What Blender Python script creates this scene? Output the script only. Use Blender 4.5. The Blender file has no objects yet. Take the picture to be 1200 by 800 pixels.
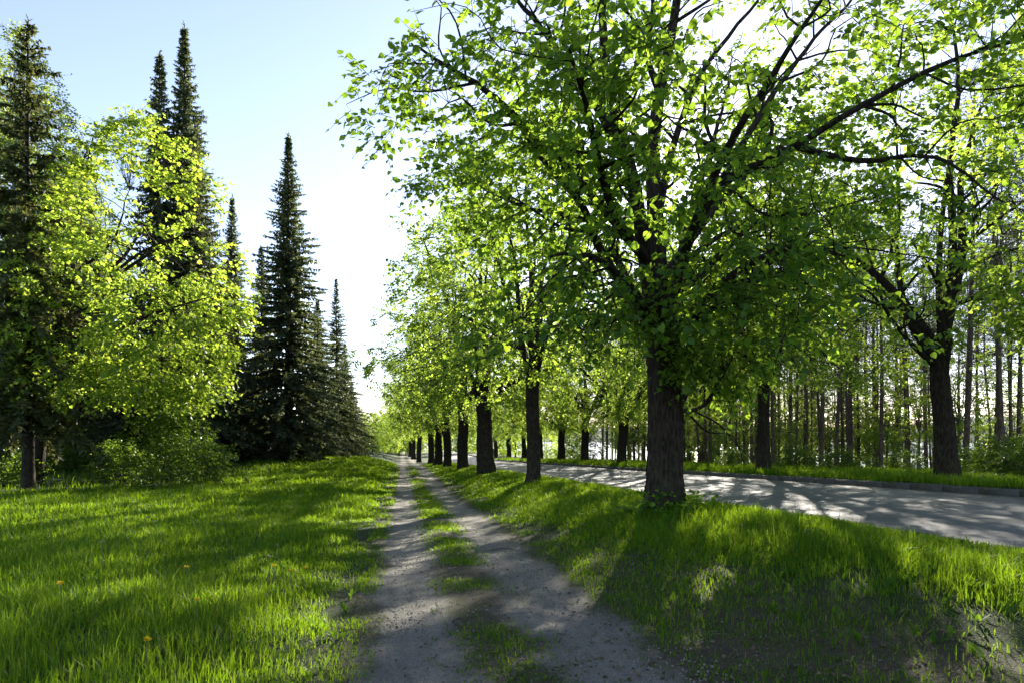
import bpy, math, random
import numpy as np
from mathutils import Vector

rng = np.random.default_rng(7)
random.seed(7)
scene = bpy.context.scene
COL = scene.collection
PI = math.pi

# ------------------------------------------------------------------ frame of reference
A = math.radians(9.1)                      # the path runs along +Y; the camera looks 9.1 deg to its right
FWD = np.array([math.sin(A), math.cos(A)])
RGT = np.array([math.cos(A), -math.sin(A)])
EYE = 1.5


def at(px, py, t):
    """world point of photo pixel (px, py) at t metres along the viewing axis"""
    s = (px - 600) / 800.0
    p = t * FWD + t * s * RGT
    return np.array([p[0], p[1], EYE - t * (py - 512) / 800.0])


def sm(v):
    v = np.clip(v, 0, 1)
    return v * v * (3 - 2 * v)


# ------------------------------------------------------------------ value noise
_lat = np.random.default_rng(99).random((256, 256))


def noise2(x, y, f=1.0):
    x = np.asarray(x, float) * f
    y = np.asarray(y, float) * f
    xi = np.floor(x).astype(int)
    yi = np.floor(y).astype(int)
    u = x - xi
    v = y - yi
    u = u * u * (3 - 2 * u)
    v = v * v * (3 - 2 * v)
    a = _lat[xi & 255, yi & 255]
    b = _lat[(xi + 1) & 255, yi & 255]
    c = _lat[xi & 255, (yi + 1) & 255]
    d = _lat[(xi + 1) & 255, (yi + 1) & 255]
    return (a * (1 - u) + b * u) * (1 - v) + (c * (1 - u) + d * u) * v


def noise3(p, f=1.0):
    return (noise2(p[:, 0] + 13.7 * p[:, 2], p[:, 1] - 7.1 * p[:, 2], f)
            + noise2(p[:, 1] + 5.3, p[:, 2] + 0.37 * p[:, 0], f)
            + noise2(p[:, 2] + 91.1, p[:, 0] + 0.29 * p[:, 1], f)) / 3


# ------------------------------------------------------------------ terrain
ROAD_N, ROAD_F = 6.3, 12.3
PX = [-400, -60, -30, -12, -5, -2.2, -0.9, -0.2, 0.1, 0.4, 0.75, 1.1, 1.4, 1.7, 2.3, 3.4, 4.6, 5.7, 6.2,
      6.3, 12.3, 12.32, 12.6, 14.5, 20, 25, 32, 42, 56, 75, 200, 3000]
PZ = [1.2, .9, .62, .40, .22, .13, .06, .01, 0, .015, .035, .015, 0, .01, .07, .30, .52, .55, .50,
      .44, .64, .70, .80, .79, .72, .60, .10, -2.2, -5.0, -9, -12, -14]


def ground(x, y):
    x = np.asarray(x, float)
    y = np.asarray(y, float)
    t = x * FWD[0] + y * FWD[1]
    z = np.interp(x, PX, PZ)
    z = z - .025 * np.clip(t, -15, 100)
    path = .42 * sm((y - 22) / 45.0) * sm((4.6 - x) / 3.5)
    bank = .55 * sm((y - 24) / 24.0) * sm((-x - .5) / 3.5)
    micro = np.where((x > 6.3) & (x < 12.6), 0.0, 1.0)
    rough = .05 * (noise2(x, y, .7) - .5) + .025 * (noise2(x, y, 2.3) - .5)
    soft = np.where((x > -.4) & (x < 1.8), .35, 1.0)
    return z + path + bank + micro * soft * rough


# ------------------------------------------------------------------ mesh helpers
def mesh_from(name, verts, counts, loops, mat, smooth=False, matidx=None):
    me = bpy.data.meshes.new(name)
    verts = np.ascontiguousarray(verts, dtype=np.float32)
    counts = np.asarray(counts, dtype=np.int32)
    loops = np.asarray(loops, dtype=np.int32)
    me.vertices.add(len(verts))
    me.vertices.foreach_set('co', verts.ravel())
    me.loops.add(len(loops))
    me.loops.foreach_set('vertex_index', loops)
    me.polygons.add(len(counts))
    starts = np.concatenate([[0], np.cumsum(counts)[:-1]]).astype(np.int32)
    me.polygons.foreach_set('loop_start', starts)
    me.polygons.foreach_set('loop_total', counts)
    if smooth:
        me.polygons.foreach_set('use_smooth', np.ones(len(counts), dtype=bool))
    for m in (mat if isinstance(mat, (list, tuple)) else [mat]):
        me.materials.append(m)
    if matidx is not None:
        me.polygons.foreach_set('material_index', np.asarray(matidx, dtype=np.int32))
    me.update(calc_edges=True)
    return me


class Geo:
    """collects geometry in numpy batches"""

    def __init__(self):
        self.v, self.c, self.l, self.n = [], [], [], 0

    def add(self, verts, counts, loops):
        self.v.append(verts)
        self.c.append(np.asarray(counts))
        self.l.append(np.asarray(loops) + self.n)
        self.n += len(verts)

    def tubes(self, pts, rad, k=6, bump=0.0):
        """pts (M, n, 3), rad (M, n)"""
        pts = np.asarray(pts, float)
        rad = np.asarray(rad, float)
        M, n, _ = pts.shape
        tan = np.gradient(pts, axis=1)
        tan /= np.linalg.norm(tan, axis=2, keepdims=True) + 1e-9
        ref = np.where(np.abs(tan[:, :1, 2:3]) > .8, np.array([1., 0, 0]), np.array([0., 0, 1]))
        ref = np.broadcast_to(ref, tan.shape)
        u = np.cross(tan, ref)
        u /= np.linalg.norm(u, axis=2, keepdims=True) + 1e-9
        w = np.cross(tan, u)
        ang = np.arange(k) * 2 * PI / k
        ca, sa = np.cos(ang), np.sin(ang)
        r = rad if rad.ndim == 3 else rad[:, :, None] * np.ones(k)
        if bump:
            r = r * (1 + bump * (rng.random(r.shape) - .5))
        ring = pts[:, :, None, :] + r[..., None] * (ca[None, None, :, None] * u[:, :, None, :] + sa[None, None, :, None] * w[:, :, None, :])
        V = ring.reshape(-1, 3)
        base = (np.arange(M) * n * k)[:, None, None] + (np.arange(n - 1) * k)[None, :, None]
        i = np.arange(k)
        j = (i + 1) % k
        q = np.stack([base + i, base + j, base + k + j, base + k + i], -1).reshape(-1, 4)
        q = q[:, ::-1]
        self.add(V, np.full(len(q), 4), q.ravel())

    def leaves(self, pos, tip, nor, size, shape):
        """shape: (list of local (u, v, w) points, list of polygons)"""
        pos = np.asarray(pos, float)
        if len(pos) == 0:
            return
        tip = tip / (np.linalg.norm(tip, axis=1, keepdims=True) + 1e-9)
        side = np.cross(nor, tip)
        side /= np.linalg.norm(side, axis=1, keepdims=True) + 1e-9
        nn = np.cross(tip, side)
        P, polys = shape
        P = np.asarray(P, float)
        s = np.asarray(size, float)[:, None, None]
        V = pos[:, None, :] + s * (P[None, :, 0:1] * tip[:, None] + P[None, :, 1:2] * side[:, None] + P[None, :, 2:3] * nn[:, None])
        V = V.reshape(-1, 3)
        N = len(pos)
        k = len(P)
        fl = np.concatenate([np.asarray(p) for p in polys])
        fc = np.array([len(p) for p in polys])
        L = ((np.arange(N) * k)[:, None] + fl[None]).ravel()
        self.add(V, np.tile(fc, N), L)

    def mesh(self, name, mat, smooth=False):
        return mesh_from(name, np.concatenate(self.v), np.concatenate(self.c), np.concatenate(self.l), mat, smooth)


HEART = ([(0, 0, 0), (-.06, .22, .05), (.14, .47, .1), (.5, .45, .08), (.82, .2, 0), (1.08, 0, -.14),
          (.82, -.2, 0), (.5, -.45, .08), (.14, -.47, .1), (-.06, -.22, .05), (.5, 0, -.04)],
         [(0, 1, 2, 3, 10), (10, 3, 4, 5), (0, 10, 7, 8, 9), (10, 5, 6, 7)])
OVAL = ([(0, 0, 0), (.2, .4, .08), (.65, .36, .06), (1.05, 0, -.1), (.65, -.36, .06), (.2, -.4, .08)],
        [(0, 1, 2, 3), (0, 3, 4, 5)])
LOBED = ([(0, 0, 0), (.1, .5, .06), (.38, .34, .04), (.6, .52, .06), (.7, .22, 0), (1.05, 0, -.12),
          (.7, -.22, 0), (.6, -.52, .06), (.38, -.34, .04), (.1, -.5, .06)],
         [(0, 1, 2, 3, 4, 5), (0, 5, 6, 7, 8, 9)])
NEEDLE = ([(0, .5, 0), (0, -.5, 0), (1, -.22, 0), (1.15, 0, 0), (1, .22, 0)], [(0, 1, 2, 3, 4)])


# ------------------------------------------------------------------ objects
def link(name, data, parent=None):
    o = bpy.data.objects.new(name, data)
    COL.objects.link(o)
    if parent is not None:
        o.parent = parent
    return o


def tag(o, label=None, cat=None, group=None, kind=None):
    if label:
        o['label'] = label
    if cat:
        o['category'] = cat
    if group:
        o['group'] = group
    if kind:
        o['kind'] = kind
    return o


def plant(name, label, cat, xy, parts, rz=0.0, sc=1.0, group=None, sink=.03, tilt=(0, 0)):
    """an Empty at the foot of the plant with its parts"""
    o = link(name, None)
    o.empty_display_size = .3
    o.location = (xy[0], xy[1], float(ground(xy[0], xy[1])) - sink)
    o.rotation_euler = (tilt[0], tilt[1], rz)
    o.scale = (sc, sc, sc) if not isinstance(sc, tuple) else sc
    tag(o, label, cat, group)
    for pn, me in parts:
        link(pn, me, o)
    return o


# ------------------------------------------------------------------ materials
def newmat(name):
    m = bpy.data.materials.new(name)
    m.use_nodes = True
    nt = m.node_tree
    nt.nodes.clear()
    out = nt.nodes.new('ShaderNodeOutputMaterial')
    return m, nt, out


def N(nt, typ, **kw):
    n = nt.nodes.new('ShaderNode' + typ)
    for k, v in kw.items():
        if k.startswith('i_'):
            n.inputs[k[2:].replace('_', ' ')].default_value = v
        else:
            setattr(n, k, v)
    return n


def ramp(nt, stops):
    r = nt.nodes.new('ShaderNodeValToRGB')
    el = r.color_ramp.elements
    while len(el) < len(stops):
        el.new(.5)
    for e, (p, c) in zip(el, stops):
        e.position = p
        e.color = (c[0], c[1], c[2], 1)
    return r


def leaf_mat(name, dark, light, trans, fac=.5, rough=.45, spec=.35, tvar=.6, odd=None, patch=.35, pscale=.55):
    m, nt, out = newmat(name)
    L = nt.links.new
    geo = N(nt, 'NewGeometry')
    r = ramp(nt, [(0, dark), (.75, light), (.96, [c * 1.25 for c in light])] + ([(.975, odd)] if odd else []))
    # slow drift of tone from bough to bough, or from patch to patch of turf
    nz = N(nt, 'TexNoise')
    nz.inputs['Scale'].default_value = pscale
    nz.inputs['Detail'].default_value = 3
    L(geo.outputs['Position'], nz.inputs['Vector'])
    ma = N(nt, 'Math', operation='MULTIPLY_ADD')
    L(nz.outputs['Fac'], ma.inputs[0])
    ma.inputs[1].default_value = patch * 2
    ma.inputs[2].default_value = -patch
    mb = N(nt, 'Math', operation='ADD')
    L(ma.outputs[0], mb.inputs[0])
    L(geo.outputs['Random Per Island'], mb.inputs[1])
    rnd = N(nt, 'Clamp')
    L(mb.outputs[0], rnd.inputs[0])
    if odd:
        rnd.inputs['Max'].default_value = .95
        gt = N(nt, 'Math', operation='GREATER_THAN')
        L(geo.outputs['Random Per Island'], gt.inputs[0])
        gt.inputs[1].default_value = .95
        mc = N(nt, 'Math', operation='MAXIMUM')
        L(rnd.outputs[0], mc.inputs[0])
        L(gt.outputs[0], mc.inputs[1])
        rnd = mc
    L(rnd.outputs[0], r.inputs[0])
    r2 = ramp(nt, [(0, [c * tvar for c in trans]), (.7, trans), (1, [trans[0] * 1.35, trans[1] * 1.15, trans[2]])])
    L(rnd.outputs[0], r2.inputs[0])
    p = N(nt, 'BsdfPrincipled')
    p.inputs['Roughness'].default_value = rough
    p.inputs['Specular IOR Level'].default_value = spec
    L(r.outputs[0], p.inputs['Base Color'])
    tr = N(nt, 'BsdfTranslucent')
    L(r2.outputs[0], tr.inputs['Color'])
    mx = N(nt, 'MixShader')
    mx.inputs[0].default_value = fac
    L(p.outputs[0], mx.inputs[1])
    L(tr.outputs[0], mx.inputs[2])
    L(mx.outputs[0], out.inputs['Surface'])
    return m


def bark_mat(name, c1, c2, scale=(9, 9, 2.2), bump=.9, pale=None):
    m, nt, out = newmat(name)
    L = nt.links.new
    tc = N(nt, 'TexCoord')
    mp = N(nt, 'Mapping')
    mp.inputs['Scale'].default_value = scale
    L(tc.outputs['Object'], mp.inputs[0])
    v = N(nt, 'TexVoronoi', feature='F1')
    v.inputs['Scale'].default_value = 2.6
    nz = N(nt, 'TexNoise')
    nz.inputs['Scale'].default_value = 3.0
    nz.inputs['Detail'].default_value = 8
    nz.inputs['Roughness'].default_value = .65
    L(mp.outputs[0], nz.inputs['Vector'])
    ad = N(nt, 'MixRGB', blend_type='ADD')
    ad.inputs[0].default_value = .6
    L(mp.outputs[0], ad.inputs[1])
    L(nz.outputs['Color'], ad.inputs[2])
    L(ad.outputs[0], v.inputs['Vector'])
    mul = N(nt, 'Math', operation='MULTIPLY')
    L(v.outputs['Distance'], mul.inputs[0])
    L(nz.outputs['Fac'], mul.inputs[1])
    r = ramp(nt, [(.05, c1), (.5, c2)] + ([(.75, pale)] if pale else []))
    L(mul.outputs[0], r.inputs[0])
    p = N(nt, 'BsdfPrincipled')
    p.inputs['Roughness'].default_value = .9
    p.inputs['Specular IOR Level'].default_value = .15
    n2 = N(nt, 'TexNoise')
    n2.inputs['Scale'].default_value = 4.5
    n2.inputs['Detail'].default_value = 6
    n2.inputs['Roughness'].default_value = .7
    L(tc.outputs['Object'], n2.inputs['Vector'])
    sp = N(nt, 'SeparateXYZ')
    L(tc.outputs['Object'], sp.inputs[0])
    lo = N(nt, 'MapRange')
    L(sp.outputs['Z'], lo.inputs[0])
    for i_, q_ in enumerate((2.2, 0.0, .0, .17)):
        lo.inputs[i_ + 1].default_value = q_
    sm_ = N(nt, 'Math', operation='ADD')
    L(n2.outputs['Fac'], sm_.inputs[0])
    L(lo.outputs[0], sm_.inputs[1])
    mr = ramp(nt, [(.60, (0, 0, 0)), (.74, (.38, .38, .38))])
    L(sm_.outputs[0], mr.inputs[0])
    mm = N(nt, 'MixRGB')
    L(mr.outputs[0], mm.inputs[0])
    L(r.outputs[0], mm.inputs[1])
    mm.inputs[2].default_value = (.060, .072, .034, 1)
    L(mm.outputs[0], p.inputs['Base Color'])
    b = N(nt, 'Bump')
    b.inputs['Strength'].default_value = bump
    b.inputs['Distance'].default_value = .04
    L(mul.outputs[0], b.inputs['Height'])
    L(b.outputs[0], p.inputs['Normal'])
    L(p.outputs[0], out.inputs['Surface'])
    return m


M_LIND = leaf_mat('linden_leaf', (.018, .080, .012), (.050, .135, .016), (.33, .53, .035), .57)
M_LINDFAR = leaf_mat('linden_leaf_bright', (.034, .095, .014), (.07, .155, .018), (.48, .68, .07), .58)  # brighter copy of the linden leaf, backlit glow put into its colours
M_MAPLE = leaf_mat('maple_leaf', (.055, .14, .016), (.125, .225, .026), (.50, .68, .06), .56)
M_BIRCH = leaf_mat('birch_leaf', (.06, .11, .03), (.12, .18, .05), (.36, .48, .07), .55)
M_SHRUB = leaf_mat('shrub_leaf', (.035, .08, .012), (.07, .13, .018), (.20, .32, .02), .5)
M_SPRUCE = leaf_mat('spruce_needle', (.034, .058, .034), (.088, .115, .058), (.18, .22, .07), .32, .6, .2)
M_SPRUCEN = leaf_mat('spruce_needle_olive', (.024, .042, .018), (.065, .085, .03), (.16, .18, .045), .3, .6, .2)
M_PINE = leaf_mat('pine_needle', (.024, .042, .020), (.050, .074, .032), (.09, .12, .03), .3, .6, .2)
M_GRASS = leaf_mat('grass_blade', (.018, .088, .007), (.055, .15, .010), (.26, .42, .013), .5, .5, .12, .6, (.20, .17, .07), .4, .8)
M_WEED = leaf_mat('weed_leaf', (.02, .08, .01), (.05, .12, .014), (.2, .36, .02), .5, .6, .12)
M_BARK = bark_mat('linden_bark', (.010, .008, .006), (.058, .045, .033))
M_BARKS = bark_mat('spruce_bark', (.012, .009, .007), (.05, .037, .028), (6, 6, 4), .6)
M_BARKP = bark_mat('pine_bark', (.045, .034, .026), (.19, .14, .105), (7, 7, 2), .7)
M_BARKB = bark_mat('birch_bark', (.05, .045, .04), (.35, .33, .30), (3, 3, 9), .3)


# ------------------------------------------------------------------ skeleton helpers
def resample(pts, n):
    pts = np.asarray(pts, float)
    # smooth by Catmull-Rom
    P = np.vstack([2 * pts[0] - pts[1], pts, 2 * pts[-1] - pts[-2]])
    seg = len(pts) - 1
    u = np.linspace(0, seg, n)
    i = np.minimum(u.astype(int), seg - 1)
    f = (u - i)[:, None]
    p0, p1, p2, p3 = P[i], P[i + 1], P[i + 2], P[i + 3]
    return .5 * (2 * p1 + (p2 - p0) * f + (2 * p0 - 5 * p1 + 4 * p2 - p3) * f ** 2 + (3 * p1 - p0 - 3 * p2 + p3) * f ** 3)


def unit(v):
    return v / (np.linalg.norm(v, axis=-1, keepdims=True) + 1e-9)


def spray(geo, centers, outward, r, shape, leaf, k=(5, 8), per=(6, 9), tl=(.3, .6), droop=.25, flat=.5, wood=None):
    """leafy twigs around every cluster centre"""
    pos, tip, nor, siz = [], [], [], []
    tw_p, tw_r = [], []
    for c, o in zip(centers, outward):
        for _ in range(r.integers(k[0], k[1] + 1)):
            d = o * .7 + r.normal(0, .65, 3)
            d[2] = d[2] * .75 - droop * r.random()
            d /= np.linalg.norm(d) + 1e-9
            ln = r.uniform(*tl)
            m = r.integers(per[0], per[1] + 1)
            f = (np.arange(m) + .6) / m
            st = c + r.normal(0, .08, 3)
            pts = st + d * ln * f[:, None]
            pts[:, 2] -= droop * .6 * ln * f ** 2
            sd = np.cross(d, [0, 0, 1.0])
            sd /= np.linalg.norm(sd) + 1e-9
            sg = np.where(np.arange(m) % 2 == 0, 1.0, -1.0)[:, None]
            tp = d * .6 + sg * sd * .8 + r.normal(0, .35, (m, 3))
            tp[:, 2] -= .35
            nm = np.array([0, 0, 1.0]) + r.normal(0, flat, (m, 3))
            pos.append(pts + sg * sd * leaf * .2)
            tip.append(tp)
            nor.append(nm)
            siz.append(leaf * r.uniform(.5, 1.2, m))
            if wood is not None:
                tw_p.append(np.stack([st, st + d * ln * .5 - [0, 0, droop * .15 * ln], st + d * ln - [0, 0, droop * .6 * ln]]))
                tw_r.append([.006, .004, .002])
    geo.leaves(np.concatenate(pos), np.concatenate(tip), np.concatenate(nor), np.concatenate(siz), shape)
    if wood is not None and tw_p:
        wood.tubes(np.array(tw_p), np.array(tw_r), 3)


def connect(wood, centers, nodes, noder, r, maxr=.03, axis_pull=.35):
    """a curved twig from the nearest limb node to every cluster centre"""
    c2 = centers.copy()
    pen = np.linalg.norm(centers[:, None, :] - nodes[None], axis=2) + .35 * np.maximum(0, nodes[None, :, 2] - centers[:, None, 2])
    idx = np.argmin(pen, axis=1)
    p0 = nodes[idx]
    d = np.linalg.norm(c2 - p0, axis=1)
    mid = (p0 + c2) / 2 + r.normal(0, .06, c2.shape) * d[:, None]
    mid[:, 2] += .1 * d
    q1 = (p0 + mid) / 2 + r.normal(0, .03, c2.shape) * d[:, None]
    q3 = (mid + c2) / 2 + r.normal(0, .03, c2.shape) * d[:, None]
    pts = np.stack([p0, q1, mid, q3, c2], 1)
    r0 = np.minimum(noder[idx] * .6, np.clip(.007 + .011 * d, .006, maxr))
    rad = r0[:, None] * np.array([1, .85, .68, .5, .3])
    wood.tubes(pts, rad, 4)
    return pts


def trunk_tube(wood, pts, radii, n=32, k=20, flare=.6, r=None, lump=.10):
    P = resample(pts, n)
    R = np.interp(np.linspace(0, 1, n), np.linspace(0, 1, len(radii)), radii)
    h = P[:, 2] - P[0, 2]
    th = np.arange(k) * 2 * PI / k
    ph = rng.uniform(0, 6.28, 3)
    lobes = .45 + .8 * np.abs(np.sin(2.5 * th + ph[0])) ** 1.5 + .25 * np.sin(3 * th + ph[1])
    R3 = R[:, None] * (1 + flare * np.exp(-np.maximum(h, -.1) / .26)[:, None] * lobes[None])
    R3 = R3 * (1 + .06 * np.sin(2 * th[None] + ph[2] + h[:, None] * 1.1) + .05 * np.sin(5 * th[None] + h[:, None] * .7))
    wood.tubes(P[None], R3[None], k, lump)
    return P, R


def broad_tree(seed, H=14, R=6, th=3.2, tr=.32, limbs=8, clusters=800, leaf=.11, shape=HEART, mleaf=None, mbark=None,
               lean=(0, 0), off=(0, 0), low=2.4, gap=.40, kw=None, sublimbs=5, upright=.5, trunk_pts=None, extra=None, subtwigs=True, top_pow=.8):
    r = np.random.default_rng(seed)
    wood, green = Geo(), Geo()
    top = np.array([lean[0], lean[1], th])
    tp = trunk_pts if trunk_pts is not None else [(0, 0, -.15), (lean[0] * .15 + r.normal(0, .04), lean[1] * .15 + r.normal(0, .04), th * .35),
                                                  (lean[0] * .5 + r.normal(0, .06), lean[1] * .5 + r.normal(0, .06), th * .7), top]
    trunk_tube(wood, tp, [tr * 1.05, tr * .95, tr * .9, tr * .98], r=r)
    top = np.asarray(tp[-1], float)
    lim, lr = [], []
    cz = (low + H) / 2
    ctr = np.array([off[0], off[1], 0])

    def rad_at(z):
        f = np.clip((z - low) / (H - low), 0, 1)
        return R * np.sin(PI * (.14 + .86 * f) ** top_pow) ** .62

    # leader and limbs
    ga = r.uniform(0, 2 * PI)
    for i in range(limbs):
        az = ga + i * 2.4 + r.normal(0, .2)
        if i < 2:
            zt = H * r.uniform(.78, .93)
            fr = .25 * i + .1
        else:
            zt = low + (H - low) * r.uniform(.22, .80)
            fr = r.uniform(.7, .95)
        rr = rad_at(zt) * fr
        end = ctr + np.array([math.cos(az) * rr, math.sin(az) * rr, zt])
        z0 = top[2] * (r.uniform(.82, 1.0))
        st = np.array([np.interp(z0, [p[2] for p in tp], [p[0] for p in tp]), np.interp(z0, [p[2] for p in tp], [p[1] for p in tp]), z0])
        d = end - st
        m1 = st + d * .3 + np.array([0, 0, .12 * np.linalg.norm(d) * upright]) + r.normal(0, .18, 3)
        m2 = st + d * .65 + np.array([0, 0, .10 * np.linalg.norm(d) * upright]) + r.normal(0, .25, 3)
        P = resample([st, m1, m2, end], 14) + np.cumsum(r.normal(0, .035, (14, 3)), 0) * np.linspace(0, 1, 14)[:, None]
        r0 = tr * r.uniform(.38, .6)
        lim.append(P)
        lr.append(np.linspace(1, .12, 14) ** .9 * r0)
    if extra:
        for pts, r0 in extra:
            P = resample(pts, 14) + np.cumsum(r.normal(0, .02, (14, 3)), 0) * np.linspace(0, 1, 14)[:, None]
            lim.append(P)
            lr.append(np.linspace(1, .15, 14) ** .9 * r0)
    n1 = len(lim)
    sub, sr = [], []
    for P, rr in zip(lim[:n1], lr[:n1]):
        for j in range(sublimbs):
            q = r.integers(3, 12)
            st = P[q]
            tang = unit(P[q + 1] - P[q - 1])
            o = unit(np.cross(tang, r.normal(0, 1, 3)))
            d = unit(tang * .55 + o + np.array([0, 0, .2]))
            ln = r.uniform(.25, .5) * R * (1.1 - q / 16)
            end = st + d * ln
            P2 = resample([st, st + d * ln * .4 + r.normal(0, .12, 3), st + d * ln * .75 + r.normal(0, .15, 3) + [0, 0, .1], end], 10)
            P2 = P2 + np.cumsum(r.normal(0, .03, (10, 3)), 0) * np.linspace(0, 1, 10)[:, None]
            sub.append(P2)
            sr.append(np.linspace(1, .15, 10) * rr[q] * .6)
    wood.tubes(np.array(lim), np.array(lr), 9, .08)
    wood.tubes(np.array(sub), np.array(sr), 6, .05)
    nodes = np.concatenate([np.array(lim)[:, 4:].reshape(-1, 3), np.array(sub)[:, 3:].reshape(-1, 3)])
    noder = np.concatenate([np.array(lr)[:, 4:].ravel(), np.array(sr)[:, 3:].ravel()])
    # clusters inside the crown
    cs = []
    while len(cs) < clusters:
        n = clusters * 2
        z = r.uniform(low, H, n)
        az = r.uniform(0, 2 * PI, n)
        q = np.sqrt(r.random(n)) ** .8
        irregular = .82 + .36 * noise2(np.cos(az) * 2 + seed, np.sin(az) * 2 + z * .45, 1.3)
        rr = rad_at(z) * q * irregular
        p = np.stack([off[0] + np.cos(az) * rr, off[1] + np.sin(az) * rr, z], 1)
        p[:, 2] -= .35 * (rr / R) ** 2 * r.random(n)
        keep = noise3(p + seed * 3.1, .62) > gap
        # weight by shell area
        keep &= r.random(n) < np.clip(rad_at(z) / R, .15, 1)
        cs.extend(p[keep])
    cs = np.array(cs[:clusters])
    connect(wood, cs, nodes, noder, r)
    out = unit(cs - np.array([off[0], off[1], cz]))
    spray(green, cs, out, r, shape, leaf, wood=wood if subtwigs else None, **(kw or {}))
    return wood.mesh('trunk', mbark or M_BARK, True), green.mesh('crown', mleaf or M_LIND)


def spruce(seed, H=20, R=3.4, low=.4, tr=.24, mleaf=None, dens=1.0, droop=.35, tw=.32, width=.21, shape_pow=.85, gapz=0, step=.3):
    r = np.random.default_rng(seed)
    wood, green = Geo(), Geo()
    trunk_tube(wood, [(0, 0, -.15), (.03, .02, H * .3), (-.02, .03, H * .65), (0, 0, H)], [tr, tr * .8, tr * .42, .015], n=24, k=10, flare=.35, lump=.06)
    B, BR, pos, tip, nor, siz = [], [], [], [], [], []
    z = low
    while z < H - .25:
        f = (z - low) / (H - low)
        L0 = R * (1 - f) ** shape_pow * (1 if f > .12 else .75 + 2.0 * f)
        L0 = max(L0, .10)
        nb = int(r.integers(5, 8)) if f < .85 else 5
        a0 = r.uniform(0, 2 * PI)
        for i in range(nb):
            az = a0 + i * 2 * PI / nb + r.normal(0, .25)
            L = L0 * r.uniform(.55, 1.25)
            if r.random() < gapz:
                continue
            dr = droop * (1 - .9 * f) * r.uniform(.7, 1.3)
            up0 = .1 + .75 * f ** 2
            u = np.linspace(0, 1, 7)
            rad = L * u
            hz = L * (up0 * u - (dr + .15) * u ** 1.6 + .28 * (1 - .4 * f) * np.maximum(0, u - .55) ** 1.4)
            wob = r.normal(0, .03, 7) * L
            P = np.stack([np.cos(az) * rad - np.sin(az) * wob, np.sin(az) * rad + np.cos(az) * wob, z + hz], 1)
            B.append(P)
            BR.append(np.linspace(.010 + .006 * L, .003, 7))
            m = max(6, int(L * 13 * dens))
            uu = np.clip((np.arange(m) + r.random(m)) / m * .9 + .12, 0, 1)
            c = np.stack([np.interp(uu, u, P[:, j]) for j in range(3)], 1)
            d = np.array([math.cos(az), math.sin(az), 0.0])
            s = np.array([-math.sin(az), math.cos(az), 0.0])
            for sg in (1, -1, 0, 2):
                mm = len(c)
                if sg == 0:
                    t_ = d * .8 + r.normal(0, .35, (mm, 3)) + np.array([0, 0, .25])
                elif sg == 2:
                    t_ = d * .35 + r.normal(0, .3, (mm, 3)) + np.array([0, 0, -.9])
                else:
                    t_ = d * .55 + sg * s * .9 + r.normal(0, .25, (mm, 3))
                    t_[:, 2] -= .28
                pos.append(c)
                tip.append(t_)
                nor.append(np.array([0, 0, 1.0]) + r.normal(0, .6, (mm, 3)))
                siz.append(tw * r.uniform(.6, 1.2, mm) * (1.15 - .5 * f) * (1.05 - .45 * uu))
        z += step * (1.15 - .45 * f) * r.uniform(.75, 1.25)
    # leader tip
    m = 26
    pos.append(np.stack([np.zeros(m), np.zeros(m), np.linspace(H - .9, H, m)], 1))
    tip.append(r.normal(0, .8, (m, 3)) + np.array([0, 0, .9]))
    nor.append(r.normal(0, 1, (m, 3)))
    siz.append(np.full(m, .16))
    wood.tubes(np.array(B), np.array(BR), 4)
    shape = ([(0, width * .6, 0), (0, -width * .6, 0), (.45, -width, -.03), (1, -width * .3, -.1), (1.08, 0, -.12), (1, width * .3, -.1), (.45, width, -.03)], [(0, 1, 2, 3, 4, 5, 6)])
    green.leaves(np.concatenate(pos), np.concatenate(tip), np.concatenate(nor), np.concatenate(siz), shape)
    return wood.mesh('trunk', M_BARKS, True), green.mesh('crown', mleaf or M_SPRUCE)


def pine(seed, H=15, tr=.14, crown=8.0, R=1.7, clusters=150):
    r = np.random.default_rng(seed)
    wood, green = Geo(), Geo()
    b = r.normal(0, .12, (4, 2))
    tp = [(0, 0, -.15), (b[0, 0], b[0, 1], H * .3), (b[1, 0], b[1, 1], H * .6), (b[2, 0], b[2, 1], H * .97)]
    P, Rr = trunk_tube(wood, tp, [tr, tr * .85, tr * .6, .02], n=20, k=9, flare=.25, lump=.06)
    B, BR = [], []
    for i in range(46):
        z = r.uniform(2.2, crown + 1.0)
        az = r.uniform(0, 2 * PI)
        L = r.uniform(.25, 1.3)
        c = np.array([np.interp(z, P[:, 2], P[:, 0]), np.interp(z, P[:, 2], P[:, 1]), z])
        d = np.array([math.cos(az), math.sin(az), r.normal(-.05, .2)])
        B.append(np.stack([c, c + d * L * .5 + r.normal(0, .04, 3), c + d * L + r.normal(0, .08, 3)]))
        BR.append([.013, .009, .004])
    wood.tubes(np.array(B), np.array(BR), 4)
    z = r.uniform(crown, H, clusters)
    f = (z - crown) / (H - crown)
    az = r.uniform(0, 2 * PI, clusters)
    rr = R * np.sqrt(np.sin(PI * np.clip(.18 + .8 * f, 0, 1))) * r.uniform(.25, 1.1, clusters)
    c = np.stack([np.cos(az) * rr, np.sin(az) * rr, z], 1)
    keep = noise3(c + seed, 1.0) > .38
    c = c[keep]
    connect(wood, c, P[8:], Rr[8:], r, .02)
    m = 26
    d = r.normal(0, 1, (len(c), m, 3))
    d[:, :, 2] += .4
    pos = c[:, None] + d * r.uniform(.03, .16, (len(c), m, 1))
    green.leaves(pos.reshape(-1, 3), d.reshape(-1, 3), r.normal(0, 1, (len(c) * m, 3)), r.uniform(.12, .26, len(c) * m), ([(0, .07, 0), (0, -.07, 0), (1, -.03, 0), (1, .03, 0)], [(0, 1, 2, 3)]))
    return wood.mesh('trunk', M_BARKP, True), green.mesh('crown', M_PINE)


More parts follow.
